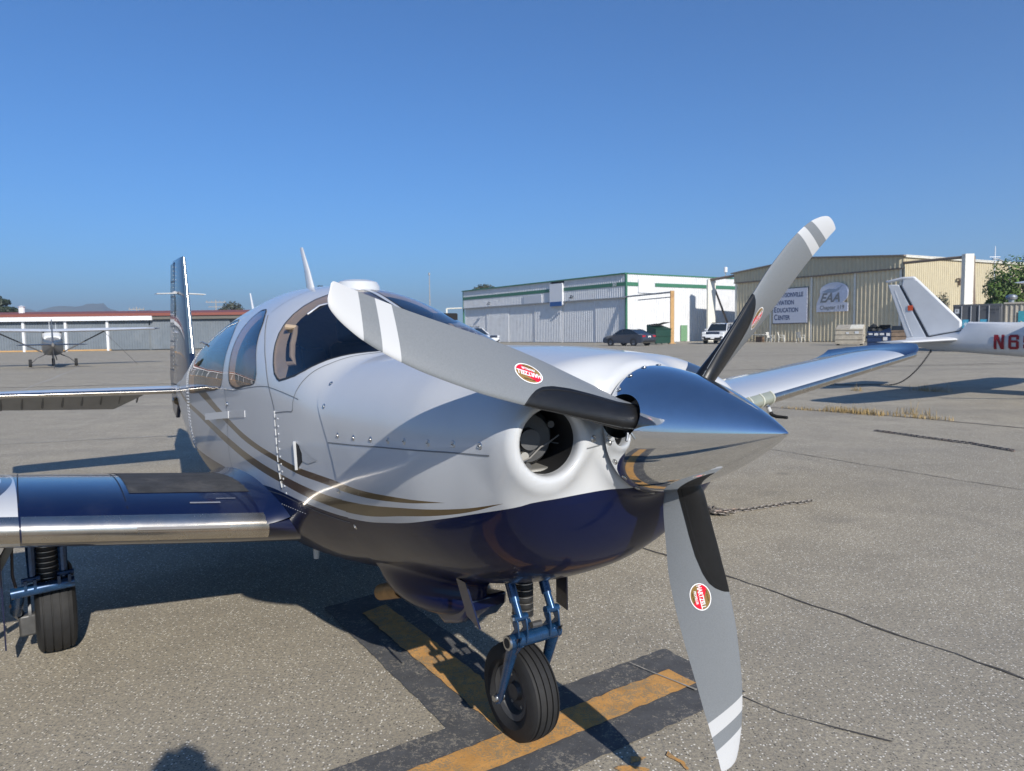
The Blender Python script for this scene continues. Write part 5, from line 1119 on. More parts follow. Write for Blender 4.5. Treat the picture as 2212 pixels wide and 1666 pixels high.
# ================================================================ the photographer, whose shadow reaches the picture
def photographer():
    t = thing('person', 'person in dark clothes behind the camera holding up a phone', 'person', (.12, -.40, -.04))
    J = [(0, 0, .93), (0, .0, 1.10), (0, .0, 1.30), (0, .0, 1.45), (0, .02, 1.52), (0, .03, 1.60), (-.19, .0, 1.42), (-.24, .10, 1.20), (-.16, .27, 1.42), (.19, .0, 1.42), (.24, .10, 1.20), (.06, .27, 1.42), (-.10, 0, .88), (-.12, .01, .50), (-.13, -.03, .09), (-.14, .12, .04), (.10, 0, .88), (.12, .03, .50), (.14, 0, .09), (.15, .15, .04)]
    rad = [.15, .15, .165, .09, .06, .07, .062, .048, .034, .062, .048, .034, .095, .062, .045, .04, .095, .062, .045, .04]
    E_ = [(0, 1), (1, 2), (2, 3), (3, 4), (4, 5), (3, 6), (6, 7), (7, 8), (3, 9), (9, 10), (10, 11), (0, 12), (12, 13), (13, 14), (14, 15), (0, 16), (16, 17), (17, 18), (18, 19)]
    me = bpy.data.meshes.new('body'); me.from_pydata(J, E_, []); o = link(bpy.data.objects.new('body', me), t); md = o.modifiers.new('skin', 'SKIN'); me.materials.append(mat('dark_cloth', (.03, .035, .05), .9))
    for i, d in enumerate(me.skin_vertices[0].data): d.radius = (rad[i], rad[i]*.8 if i < 4 else rad[i]); d.use_root = i == 0
    o.modifiers.new('sub', 'SUBSURF').levels = 1; o.modifiers['sub'].render_levels = 1
    SK = mat('skin', (.45, .27, .19), .6)
    mb = MB(); mb.lathe([(0, -.125), (.045, -.115), (.068, -.06), (.078, .02), (.072, .08), (.045, .115), (0, .125)], 16, 0, T((0, .04, 1.615)) @ Matrix.Scale(1.18, 4, Vector((0, 1, 0)))); mb.tube([(0, .125, 1.62), (0, .15, 1.595)], [.012, .016], 8)
    for s in (-1, 1): mb.lathe([(0, -.03), (.012, 0), (0, .03)], 6, 0, T((s*.08, .04, 1.61)))
    mb.obj('head', SK, t, True)
    mb = MB(); r = random.Random(4)
    for i in range(60): a = Vector((r.gauss(0, 1), r.gauss(0, .9)-.25, abs(r.gauss(0, 1))+.1)).normalized(); p = Vector((0, .03, 1.64))+Vector((a.x*.08, a.y*.10, a.z*.105)); mb.lathe([(0, -.03), (.028, 0), (0, .035)], 6, 0, T(p))
    mb.obj('hair', mat('dark_hair', (.02, .015, .012), .7), t)
    for s, bx in ((-1, -.16), (1, .06)):
        b = Vector((bx, .27, 1.42)); mb = MB(); px = -.10-.075 if s < 0 else -.10+.075; mb.tube([b, b+Vector(((px-bx)*.5, .03, .03)), (px, .325, 1.468)], [.032, .035, .026], 8)
        for k in range(4): z = 1.45+.018*k; mb.tube([(px, .33, z), (px+s*.012, .343, z+.002), (px-s*.01, .352, z+.004)], [.0095, .009, .0075], 8)
        mb.tube([(px, .32, 1.46), (px-s*.015, .318, 1.485), (px-s*.035, .325, 1.497)], [.012, .010, .008], 8); mb.obj('hand', SK, t, True)
    return t
photographer()
o = MB().box((0, 0, 0), (.150, .009, .073)).obj('phone', mat('phone_black', (.02, .02, .022), .3), None, bevel=.003); o.location = (-.02, -.024, 1.475); tag(o, 'black phone held up in both hands by the person behind the camera', 'phone')
# ================================================================ other planes
PW2 = mat('old_white_paint', (.66, .67, .68), .45, coat=.15, var=.06, scale=2, dirt=(.45, .44, .42, .3)); RUBT = mat('plain_tyre', (.02, .02, .02), .85); GLK = mat('dark_window', (.03, .035, .04), .08, coat=.6, rvar=0); DKG2 = mat('dark_grey_metal', (.06, .06, .065), .5)
def ring_loft(mb, secs, n=20, m=0):
    """secs along x: (x, z centre, half width, half height up, half height down, exponent)"""
    V = []; F = []
    for i, (x, zc, a, hu, hd, e) in enumerate(secs):
        for k in range(n):
            t = 2*PI*k/n; c, s = math.cos(t), math.sin(t); V.append((x, a*abs(c)**(2/e)*(1 if c >= 0 else -1), zc+(hu if s >= 0 else hd)*abs(s)**(2/e)*(1 if s >= 0 else -1)))
        if i: F += [((i-1)*n+k, (i-1)*n+(k+1) % n, i*n+(k+1) % n, i*n+k) for k in range(n)]
    F += [tuple(range(n-1, -1, -1)), tuple((len(secs)-1)*n+k for k in range(n))]; return mb.add(V, F, m)
def high_wing(label, loc, head, belly, tail_only=False, finsw=True, reg=None, tipcol=None):
    """strut braced high wing plane, origin under the wheels, x forward"""
    t = thing('high_wing_plane', label, 'airplane', loc, head)
    S = [(-4.55, 1.20, .05, .10, .09, 2), (-4.2, 1.20, .10, .16, .16, 2), (-3.6, 1.19, .15, .22, .21, 2.1), (-2.9, 1.175, .21, .29, .28, 2.2), (-2.0, 1.16, .31, .37, .37, 2.5), (-1.1, 1.15, .43, .45, .46, 3)]
    ring_loft(MB(), S+[(-.55, 1.15, .49, .50, .52, 3.2), (.2, 1.15, .51, .50, .56, 3.4), (.75, 1.12, .51, .28, .54, 3.2), (1.5, 1.10, .44, .24, .46, 2.8), (1.95, 1.10, .30, .2, .34, 2.4)]).obj('fuselage', belly, t, True, 45)
    mb = MB(); ring_loft(mb, [(-1.25, 1.55, .38, .10, .12, 3), (-.75, 1.62, .46, .30, .22, 3.5), (.25, 1.64, .49, .32, .25, 3.5), (.45, 1.62, .48, .28, .2, 3.5), (.85, 1.45, .46, .1, .1, 3.5)]); mb.obj('cabin_roof', PW2, t, True, 45)
    mb = MB()
    for s in (-1, 1): mb.add([(-.45, s*.505, 1.42), (.35, s*.512, 1.42), (.28, s*.50, 1.80), (-.40, s*.485, 1.80)], [(0, 1, 2, 3)])
    mb.add([(-1.22, -.34, 1.50), (-1.22, .34, 1.50), (-.80, .40, 1.86), (-.80, -.40, 1.86)], [(0, 1, 2, 3)]); mb.obj('cabin_window', GLK, t)
    MB().box((0, 0, 0), (.55, .05, .012), 0, T((-1.015, 0, 1.69)) @ Matrix.Rotation(R(-40.6), 4, 'Y')).obj('window_post', PW2, t)
    # wing in two halves with tips
    for s in (-1, 1):
        secs = [(.0, .62, 1.92, 1.6, .12, R(1)), (2.4, .62, 1.965, 1.6, .12, R(1)), (4.6, .45, 2.01, 1.15, .12, 0), (5.0, .38, 2.02, 1.0, .10, 0), (5.2, .22, 2.03, .70, .06, 0)]
        V, F = loft_sections(secs, 12, lambda p, x, z: (x, s*p, z)); F = F if s < 0 else [f[::-1] for f in F]; w_ = mesh('wing', V, F, PW2, t, True, angle=40)
        if tipcol: V, F = loft_sections([(5.0, .385, 2.02, 1.01, .11, 0), (5.28, .16, 2.03, .62, .05, 0)], 10, lambda p, x, z: (x, s*p, z)); mesh('wing_tip', V, F if s < 0 else [f[::-1] for f in F], tipcol, w_, True, angle=40)
        MB().tube([(.15, s*.50, .78), (.02, s*2.5, 1.90)], .035, 8).obj('wing_strut', DKG2 if tipcol else PW2, t, True)
    HS = .55
    for s in (-1, 1):
        secs = [(.05, -3.40, 1.215, .95, .09, 0), (1.35, -3.56, 1.20, .62, .09, 0), (1.50, -3.68, 1.20, .42, .05, 0)]
        V, F = loft_sections(secs, 10, lambda p, x, z: (x, s*p, z)); F = F if s < 0 else [f[::-1] for f in F]; mesh('tailplane', V, F, tipcol or PW2, t, True, angle=40)
    return t
# plane at the left, seen from behind
BEL = mat('old_belly', (.13, .12, .11), .45, coat=.3, var=.1); TIPD = mat('old_tip_navy', (.035, .05, .085), .4)
bx = Vector((-25.05, 38.75, 0)); th_ = math.atan2(.838, -.545)
p1 = high_wing('high wing plane with struts parked far left seen from behind', bx, th_, BEL, tipcol=TIPD)
V, F = loft_sections([(1.35, -3.35, 0, 1.1, .09, 0), (2.45, -3.95, 0, .62, .08, 0)], 10, lambda p, x, z: (x, z, p)); mesh('fin', V, [f[::-1] for f in F], mat('fin_old', (.30, .31, .33), .5), p1, True, angle=40)
ring_loft(MB(), [(.70, 1.50, .46, .14, .1, 3), (1.5, 1.22, .45, .14, .1, 3)]).obj('cowl_top', PW2, p1, True)
for (x, y) in ((-.15, -1.05), (-.15, 1.05), (1.35, 0)):
    a = MB().lathe([(.10, -.07), (.19, -.075), (.205, -.04), (.205, .04), (.19, .075), (.10, .07)], 20, 0, None, 'y', True).obj('tyre', RUBT, p1, True); a.location = (x, y, .205)
for s in (-1, 1): MB().tube([(-.1, s*.35, .66), (-.13, s*.75, .46), (-.15, s*.98, .22)], [.03, .025, .02], 8).obj('gear_leg', DKG2, p1, True)
MB().tube([(1.35, 0, .8), (1.35, 0, .22)], .05, 8).obj('nose_leg', DKG2, p1, True)
MB().tube([(1.98, 0, 1.1), (2.12, 0, 1.1)], [.09, .02], 10).tube([(2.05, 0, 1.1), (2.05, .18, 1.95)], [.05, .02], 6).tube([(2.05, 0, 1.1), (2.05, -.18, .28)], [.05, .02], 6).obj('propeller', DKG2, p1, True)
for s in (-1, 1): MB().tube([(.02, s*2.45, 1.9), (-.6, s*4.0, .02)], .012, 6).obj('tie_down_rope', DKG2, p1)
MB().tube([(-4.35, 0, 1.05), (-4.9, 0, .02)], .012, 6).obj('tail_rope', DKG2, p1)
MB().tube([(-.4, .1, 2.0), (-.55, .1, 2.5)], [.02, .008], 6).tube([(.1, -.2, 2.0), (0, -.2, 2.35)], [.015, .006], 6).obj('aerial', PW2, p1)
# plane at the right: tail toward us. local frame built along its own heading
hd = Vector((.6, -.8, 0)); base = Vector((9.2, 17.3, 0)); ang = math.atan2(hd.y, hd.x)
p2 = thing('high_wing_plane', 'white high wing plane at the right with red registration on its tail', 'airplane', base, ang)
S = [(.42, 1.15, .05, .09, .07, 2), (.95, 1.12, .11, .13, .17, 2.1), (1.6, 1.12, .17, .26, .22, 2.3), (1.75, 1.12, .19, .46, .23, 2.2), (2.6, 1.12, .27, .43, .29, 2.3), (3.6, 1.12, .38, .46, .38, 2.6), (4.4, 1.14, .47, .50, .47, 3), (5.2, 1.14, .52, .52, .55, 3.3), (6.1, 1.12, .52, .36, .55, 3.2), (6.9, 1.10, .45, .24, .46, 2.8), (7.4, 1.10, .30, .2, .34, 2.4)]
ring_loft(MB(), S, 28).obj('fuselage', PW2, p2, True, 40)
ring_loft(MB(), [(3.9, 1.55, .38, .10, .12, 3), (4.5, 1.62, .46, .30, .22, 3.5), (5.5, 1.64, .49, .32, .25, 3.5), (5.75, 1.62, .48, .28, .2, 3.5), (6.3, 1.42, .46, .1, .1, 3.5)], 20).obj('cabin', GLK, p2, True, 45)
# fin and rudder: tapered slabs with rounded noses
def slab(name, P, th, m, par, bev=.02):
    o = MB().prism(P, -th, th).obj(name, m, par, bevel=bev); return o
FN2 = slab('fin', [(.93, 1.25), (1.60, 1.38), (1.60, 1.60), (.66, 2.58), (.54, 2.655), (.30, 2.63), (.28, 2.46)], .045, PW2, p2, .035)
slab('fin_cap', [(-.11, 2.60), (-.06, 2.545), (.30, 2.60), (.64, 2.59), (.56, 2.672), (.30, 2.675)], .05, PW2, p2, .03)
slab('rudder', [(.90, 1.20), (.22, 2.50), (-.04, 2.51), (.44, 1.185)], .032, PW2, p2, .02)
MB().prism([(.87, 1.20), (.955, 1.25), (.31, 2.49), (.20, 2.47)], -.024, .024).obj('rudder_gap', DKG2, p2)
for k in range(3): MB().prism([(.12+.13*k, 2.36-.35*k), (.14+.13*k, 2.36-.35*k), (.33+.12*k, 1.86-.30*k), (.31+.12*k, 1.86-.30*k)], -.036, .036).obj('rudder_bead', PW2, p2)
MB().prism([(.93, 1.245), (1.6, 1.375), (1.6, 1.39), (.93, 1.26)], -.047, .047).obj('fin_base_gap', DKG2, p2)
o = MB().box((.50, -.04, 1.93), (.11, .012, .125)).box((.50, .04, 1.93), (.11, .012, .125)).obj('gust_lock', mat('flag_red', (.62, .09, .03), .6, var=.3, scale=30), p2, bevel=.004)
for s in (-1, 1):
    secs = [(.06, 1.62, 1.19, 1.05, .10, 0), (1.45, 1.20, 1.15, .76, .10, 0), (1.62, 1.08, 1.15, .60, .06, 0)]
    V, F = loft_sections(secs, 14, lambda p, x, z: (x, s*p, z)); mesh('tailplane', V, F if s < 0 else [f[::-1] for f in F], PW2, p2, True, angle=40)
    secs = [(.0, 5.35, 2.0, 1.55, .12, R(1)), (2.4, 5.35, 2.06, 1.5, .12, R(1)), (4.3, 5.22, 2.14, 1.12, .12, 0), (4.75, 5.12, 2.15, 1.0, .10, 0), (4.98, 4.95, 2.13, .72, .06, 0)]
    V, F = loft_sections(secs, 14, lambda p, x, z: (x, s*p, z)); mesh('wing', V, F if s < 0 else [f[::-1] for f in F], PW2, p2, True, angle=40)
    MB().tube([(5.5, s*.50, .78), (5.35, s*2.5, 1.93)], .035, 8).obj('wing_strut', PW2, p2, True)
    MB().tube([(5.3, s*.35, .66), (5.25, s*.75, .46), (5.2, s*.98, .22)], [.045, .035, .03], 8).obj('gear_leg', PW2, p2, True)
    a = MB().lathe([(.10, -.07), (.19, -.075), (.205, -.04), (.205, .04), (.19, .075), (.10, .07)], 20, 0, None, 'y', True).obj('tyre', RUBT, p2, True); a.location = (5.2, s*1.05, .205)
a = MB().lathe([(.10, -.06), (.17, -.065), (.185, -.04), (.185, .04), (.17, .065), (.10, .06)], 20, 0, None, 'y', True).obj('tyre', RUBT, p2, True); a.location = (6.8, 0, .185)
MB().tube([(6.8, 0, .8), (6.8, 0, .2)], .05, 8).obj('nose_leg', DKG2, p2, True)
MB().lathe([(0, -.03), (.03, -.03), (.045, 0), (.03, .03), (0, .03)], 12, 0, T((.93, -.03, 1.02)), 'y').tube([(.95, 0, 1.0), (.97, 0, .88)], .02, 8, 0).obj('tail_ring', DKG2, p2, True)
TX = T((2.84, 0, 1.135)) @ Matrix.Rotation(R(90), 4, 'X')
V = []; F = []; bw_, lw_, lh = .055, .20, .31
def bar(x0, y0, x1, y1):
    n_ = 6; k = len(V)
    for i in range(n_+1): y = y0+(y1-y0)*i/n_; V.extend([(x0, y), (x1, y)])
    F.extend([(k+2*i, k+2*i+1, k+2*i+3, k+2*i+2) for i in range(n_)])
for g, ox in (('N', -.42), ('6', -.14), ('9', .14)):
    if g == 'N':
        bar(ox, -lh/2, ox+bw_, lh/2); bar(ox+lw_-bw_, -lh/2, ox+lw_, lh/2); k = len(V)
        for i in range(7): t_ = i/6; V.extend([(ox+.02+(lw_-bw_-.03)*t_, lh/2-lh*t_), (ox+.02+bw_*1.05+(lw_-bw_-.03)*t_, lh/2-lh*t_)])
        F.extend([(k+2*i, k+2*i+2, k+2*i+3, k+2*i+1) for i in range(6)])
    else:
        f_ = 1 if g == '6' else -1; c_ = bw_*.4
        rows_ = [(-lh/2, c_), (-lh/2+bw_*.5, 0), (lh/2-bw_*.5, 0), (lh/2, c_)]
        bar(ox+c_, -lh/2, ox+lw_-c_, -lh/2+bw_); bar(ox+c_, lh/2-bw_, ox+lw_-c_, lh/2); bar(ox+c_, -bw_*.4+.01*f_, ox+lw_-c_, bw_*.5+.01*f_)
        L0, R0 = (ox, ox+lw_-bw_) if g == '6' else (ox+lw_-bw_, ox)
        bar(L0, -lh/2+c_, L0+bw_, lh/2-c_)
        if g == '6': bar(R0, -lh/2+c_, R0+bw_, .01); bar(R0, lh/2-bw_*1.9, R0+bw_, lh/2-c_)
        else: bar(R0, -.01, R0+bw_, lh/2-c_); bar(R0, -lh/2+c_, R0+bw_, -lh/2+bw_*1.9)
LV = []
for x, y in V:
    X_ = 2.75+x; z = 1.135+y; a = float(np.interp(X_, [1.75, 2.6, 3.6], [.19, .27, .38])); e = 2.25; hz = (float(np.interp(X_, [1.75, 2.6, 3.6], [.46, .43, .46])) if z > 1.12 else float(np.interp(X_, [1.75, 2.6, 3.6], [.23, .29, .38]))); LV.append((X_, -(a*max(.0, 1-(abs(z-1.12)/hz)**e)**(1/e)+.016), z))
mesh('registration', LV, F, mat('registration_red', (.30, .012, .02), .5, var=.1), p2, False)
# ---------------------------------------------------------------- chains
CHM = mat('chain_steel', (.22, .20, .18), .6, metal=.6, var=.3, scale=9, dirt=(.22, .08, .04, .8))
def chain(label, pts, ln, wr, group=None, m=CHM, sag=None):
    P = [Vector(p) for p in pts]; d = [0]
    for a, b in zip(P[:-1], P[1:]): d.append(d[-1]+(b-a).length)
    mb = MB(); n = int(d[-1]/(ln*.72)); D = np.array(P)
    tor = []; 
    for i in range(n):
        t = (i+.5)*d[-1]/n; p = Vector([np.interp(t, d, D[:, k]) for k in range(3)]); q_ = Vector([np.interp(min(t+.02, d[-1]), d, D[:, k]) for k in range(3)]); p2_ = Vector([np.interp(max(t-.02, 0), d, D[:, k]) for k in range(3)]); dr_ = (q_-p2_).normalized()
        M = T(p) @ dr_.to_track_quat('X', 'Z').to_matrix().to_4x4() @ Matrix.Rotation(R(90)*(i % 2)+R(25), 4, 'X'); path = [M @ Vector((ln*.30*math.copysign(1, math.cos(a))*(1 if abs(math.cos(a)) > .01 else 0)+ln*.2*math.cos(a), ln*.26*math.sin(a), 0)) for a in [2*PI*k/10+.01 for k in range(10)]]
        V = []; F = []
        for j in range(10):
            u = (path[(j+1) % 10]-path[j-1]).normalized(); e_ = u.cross(M.to_3x3() @ Vector((0, 0, 1))).normalized(); f_ = M.to_3x3() @ Vector((0, 0, 1))
            for k in range(5): a = 2*PI*k/5; V.append(path[j]+(e_*math.cos(a)+f_*math.sin(a))*wr)
            F += [(j*5+k, j*5+(k+1) % 5, ((j+1) % 10)*5+(k+1) % 5, ((j+1) % 10)*5+k) for k in range(5)]
        mb.add(V, F)
    o = mb.obj('chain', m, None, True, 60); tag(o, label, 'chain', group); return o
zz = .012
r_ = random.Random(3); clump = [(1.62+.07*r_.gauss(0, 1), 5.63+.045*r_.gauss(0, 1), zz+.02*abs(r_.gauss(0, 1))) for k in range(26)]
chain('rusty heaped tie down chain lying on the asphalt right of the lower blade', [(1.44, 5.52, zz)]+clump+[(1.754, 5.674, zz), (1.90, 5.69, zz), (2.073, 5.778, zz), (2.2, 5.82, zz), (2.309, 5.891, zz), (2.42, 5.90, zz), (2.541, 5.96, zz)], .05, .006)
chain('long thin tie down chain lying straight on the asphalt at the right', [(5.183, 10.051, zz), (5.367, 9.665, zz), (5.45, 9.43, zz), (5.551, 9.225, zz), (5.66, 9.0, zz), (5.773, 8.817, zz), (5.82, 8.55, zz), (5.896, 8.251, zz)], .06, .007)
ring = base+hd*.96; A_ = Vector((ring.x, ring.y, .90)); B_ = Vector((9.62, 18.0, .02))
pts = [A_.lerp(B_, t)-Vector((0, 0, .22*4*t*(1-t)*.9)) for t in [i/14 for i in range(15)]]
chain('chain hanging from the tail of the white plane down to the ground', pts+[(9.3, 18.2, .02), (8.8, 18.15, .02), (8.2, 18.35, .02)], .065, .0052, m=mat('chain_dark', (.12, .105, .09), .6, metal=.5))
# ---------------------------------------------------------------- dry grass in the cracks
DRY = mat('dry_grass', (.33, .235, .10), .9, var=.35, scale=3)
def tuft(label, loc, rx, ry, n, h, seed, lean=.5):
    r = random.Random(seed); V = []; F = []
    for i in range(n):
        x, y = max(-1.7, min(1.7, r.gauss(0, 1)))*rx, max(-1.6, min(1.6, r.gauss(0, 1)))*ry; l = h*r.uniform(.3, 1.1)*(1 if r.random() > .06 else 1.9); a = r.uniform(0, 2*PI); d = Vector((math.cos(a), math.sin(a), 0))*l*r.uniform(.1, 1.)*lean; s = Vector((-d.y, d.x, 0)).normalized()*.004; k = len(V); p = Vector((x, y, 0))
        V += [p-s, p+s, p+d*.4+Vector((0, 0, l*.6))+s*.7, p+d*.4+Vector((0, 0, l*.6))-s*.7, p+d+Vector((0, 0, l*.85))]; F += [(k, k+1, k+2, k+3), (k+3, k+2, k+4)]
    o = mesh('grass_tuft', V, F, DRY, None, False); o.location = (*loc, 0); o.rotation_euler = (0, 0, -.95); return tag(o, label, 'grass tuft', 'dry grass in the pavement crack')
tuft('thick tan grass tuft in the crack between the left wing and right chain', (5.95, 12.25), .30, .10, 520, .13, 1)
tuft('thin straggle of tan grass at the nearer end of the pavement crack', (6.62, 11.45), .30, .06, 170, .10, 2)
tuft('low tan grass fringe in the crack just beyond the pitot tube', (5.35, 12.85), .25, .06, 140, .07, 3)
tuft('sparse tan grass wisps on the open apron behind the shadow of the wing', (9.6, 16.2), .25, .08, 130, .16, 4)
tuft('single small tan weed on the apron below the hanging chain', (8.1, 16.6), .07, .05, 50, .16, 5)
tuft('tan grass clump at the far right beside the pavement crack', (6.78, 11.95), .16, .06, 60, .17, 6)
# ================================================================ vehicles
CARG = mat('car_glass', (.012, .016, .018), .05, coat=.5, rvar=0); CHR = mat('car_chrome', (.7, .7, .7), .15, metal=1); LAMPW = mat('headlamp', (.72, .74, .76), .1, coat=.8); LAMPR = mat('tail_lamp', (.35, .012, .02), .15, coat=.8); BLKP = mat('black_plastic', (.015, .015, .016), .5); PLATE = mat('number_plate', (.7, .7, .68), .4); ALLOY = mat('alloy_wheel', (.45, .45, .46), .35, metal=.8)
def car(name, label, cat, loc, rz, sc_, col, prof, house, L_, W_, wb, rw_, suv):
    """prof: lower body outline (x, z); house: glasshouse (x, z) from front base over the roof to the rear base"""
    t = thing(name, label, cat, loc, rz); t.scale = (sc_,)*3; paint = mat(name+'_paint_'+str(int(col[0]*100)), col, .3, metal=0 if col[0] > .3 else .35, coat=.8, var=.02)
    n = len(prof); V = []; F = []; rows = [(-W_/2*.86, .0, 0), (-W_/2, .06, 1), (-W_/2*.985, .0, 2), (W_/2*.985, .0, 2), (W_/2, .06, 1), (W_/2*.86, .0, 0)]
    mb = MB(); Y = [(-W_/2+.03, .97), (-W_/2, 1.), (0, 1.03), (W_/2, 1.), (W_/2-.03, .97)]
    zs = sorted(prof, key=lambda p: p[1]); cx = 0
    for j, (y, k) in enumerate([(-W_/2, .965), (-W_/2*.93, 1.0), (0, 1.015), (W_/2*.93, 1.0), (W_/2, .965)]):
        for (x, z) in prof: V.append((x*k, y, z if z < .5 else .5+(z-.5)*(k if k < 1 else 1)))
        if j: F += [((j-1)*n+i, (j-1)*n+(i+1) % n, j*n+(i+1) % n, j*n+i) for i in range(n)]
    F += [tuple(range(n-1, -1, -1)), tuple(4*n+i for i in range(n))]
    b = mesh('body', V, F, paint, t, True, angle=38)
    # glasshouse: glass body with painted roof and pillars
    n = len(house); V = []; F = []
    z0 = house[0][1]; zt = max(z for _, z in house)
    for s in (-1, 1):
        for (x, z) in house: V.append((x, s*W_/2*(.90-.17*(z-z0)/(zt-z0)), z))
    F = [tuple(range(n-1, -1, -1)), tuple(n+i for i in range(n))]+[(i, i+1, n+i+1, n+i) for i in range(n-1)]
    mesh('glass', V, F, CARG, t, False)
    hy = lambda z: W_/2*(.90-.17*(z-z0)/(zt-z0))
    mb = MB(); top = [p for p in house if p[1] > zt-.16]
    xs0, xs1 = max(p[0] for p in top), min(p[0] for p in top)
    V = []; F = []; m_ = 6
    for i in range(m_+1):
        x = xs0+.02+(xs1-xs0-.04)*i/m_; z = np.interp(-x, [-p[0] for p in top], [p[1] for p in top]); yy = hy(zt-.05)
        for y in (-yy-.012, -yy*.92, -yy*.4, yy*.4, yy*.92, yy+.012): V.append((x, y, z+.02-.05*(abs(y)/yy)**4))
        if i: F += [((i-1)*6+k, (i-1)*6+k+1, i*6+k+1, i*6+k) for k in range(5)]
    mesh('roof', V, F, paint, t, True)
    mb = MB()
    for s in (-1, 1):
        f0, f1 = house[0], house[1]; r0, r1 = house[-1], house[-2]
        for a, c in ((f0, f1), (r0, r1)): mb.tube([(a[0], s*(hy(a[1])+.004), a[1]), (c[0], s*(hy(c[1])+.004), c[1])], .045, 6)
        for xm in ([.05] if not suv else [.25, -.75]): mb.box((xm, s*(hy((z0+zt)/2)+.0), (z0+zt)/2), (.07, .03, zt-z0), 0)
        mb.tube([(f1[0], s*(hy(f1[1])+.004), f1[1])]+[(p[0], s*(hy(p[1])+.006), p[1]) for p in house[2:-1]], .03, 6)
    mb.obj('pillar', paint, t, True, 50)
    for sx in (wb/2, -wb/2):
        for s in (-1, 1):
            a = MB().lathe([(rw_*.62, -.10), (rw_*.94, -.105), (rw_, -.07), (rw_, .07), (rw_*.94, .105), (rw_*.62, .10)], 24, 0, None, 'y', True).obj('tyre', RUBT, t, True); a.location = (sx, s*(W_/2-.10), rw_)
            mb = MB(); mb.lathe([(0, .09), (rw_*.15, .095), (rw_*.2, .07), (rw_*.55, .075), (rw_*.63, .10), (rw_*.64, .0)], 20, 0, None, 'y')
            for k in range(5): an = 2*PI*k/5; mb.box((0, .088, rw_*.38), (rw_*.16, .02, rw_*.46), 0, Matrix.Rotation(an, 4, 'Y'))
            a = mb.obj('alloy', ALLOY, t, True, 30); a.location = (sx, s*(W_/2-.10), rw_); a.rotation_euler = (0, 0, 0 if s > 0 else PI)
            MB().lathe([(rw_*1.02, -.02), (rw_*1.18, -.02), (rw_*1.18, .012), (rw_*1.02, .012)], 24, 0, T((sx, s*(W_/2-.012), rw_)), 'y', True).obj('arch', BLKP if col[0] < .3 else BLKP, t, True)
    return t, paint
sed = [(-2.38, .32), (-2.42, .55), (-2.40, .88), (-2.30, 1.0), (-1.75, 1.04), (.9, 1.00), (1.55, .93), (2.2, .78), (2.38, .60), (2.40, .34), (2.2, .24), (-2.2, .24)]
sg = [(1.15, .96), (.45, 1.38), (.1, 1.46), (-.6, 1.47), (-1.0, 1.40), (-1.85, 1.02)]
c1, pt = car('sedan', 'dark blue grey sedan parked before the white sliding doors', 'car', (11.9, 72.0, 0), math.atan2(.79, -.62), 1.13, (.045, .055, .08), sed, sg, 4.8, 1.82, 2.75, .33, False)
for s in (-1, 1): MB().box((-2.36, s*.66, .84), (.12, .42, .17)).obj('tail_lamp', LAMPR, c1, bevel=.03); MB().box((2.22, s*.66, .68), (.25, .36, .14)).obj('headlamp', LAMPW, c1, bevel=.03); MB().box((.78, s*.98, 1.0), (.16, .18, .12)).obj('wing_mirror', pt, c1, bevel=.03)
MB().box((-2.43, 0, .80), (.02, .36, .16)).obj('number_plate', PLATE, c1); MB().box((-2.42, 0, .42), (.06, 1.5, .16)).obj('rear_bumper', BLKP, c1, bevel=.02)
su = [(-2.60, .42), (-2.62, .75), (-2.58, 1.15), (-2.50, 1.22), (1.05, 1.20), (1.9, 1.14), (2.42, 1.05), (2.52, .85), (2.54, .48), (2.35, .34), (-2.4, .34)]
sh = [(1.35, 1.18), (.62, 1.78), (.2, 1.86), (-1.5, 1.87), (-2.25, 1.82), (-2.55, 1.20)]
def suv_(label, loc, rz, s_, front=True):
    c, p = car('suv', label, 'car', loc, rz, s_, (.74, .75, .76), su, sh, 5.2, 2.0, 3.05, .40, True)
    MB().box((2.51, 0, .97), (.06, 1.2, .24)).obj('grille', mat('grille_dark', (.02, .03, .06), .3, coat=.5), c, bevel=.03)
    for s in (-1, 1): MB().box((2.44, s*.80, .98), (.20, .36, .22)).obj('headlamp', LAMPW, c, bevel=.04); MB().box((2.50, s*.78, .62), (.10, .28, .14)).obj('fog_lamp', BLKP, c, bevel=.02); MB().box((1.0, s*1.08, 1.28), (.16, .22, .18)).obj('wing_mirror', p, c, bevel=.04); MB().box((-2.57, s*.86, 1.05), (.1, .22, .4)).obj('tail_lamp', LAMPR, c, bevel=.02)
    MB().box((2.53, 0, .48), (.08, 1.55, .22)).obj('bumper', BLKP, c, bevel=.03); MB().box((2.58, 0, .54), (.02, .34, .16)).obj('number_plate', PLATE, c)
    MB().box((.45, 0, .37), (2.6, 2.03, .07)).obj('side_sill', BLKP, c); 
    for s in (-1, 1): MB().tube([(.4, s*.66, 1.93), (-2.0, s*.66, 1.93)], .025, 6).obj('roof_rail', BLKP, c)
    return c
s1 = suv_('white four wheel drive with badge on its door facing us', (22.6, 76.6, 0), math.atan2(-.84, -.54), 1.17)
MB().box((.55, 1.005, .85), (.16, .012, .22)).obj('door_badge', mat('badge_grey', (.25, .24, .22), .5), s1)
suv_('white vehicle half hidden behind the cabin and propeller blade', (-4.2, 76.0, 0), math.atan2(-.55, .83), 1.12)
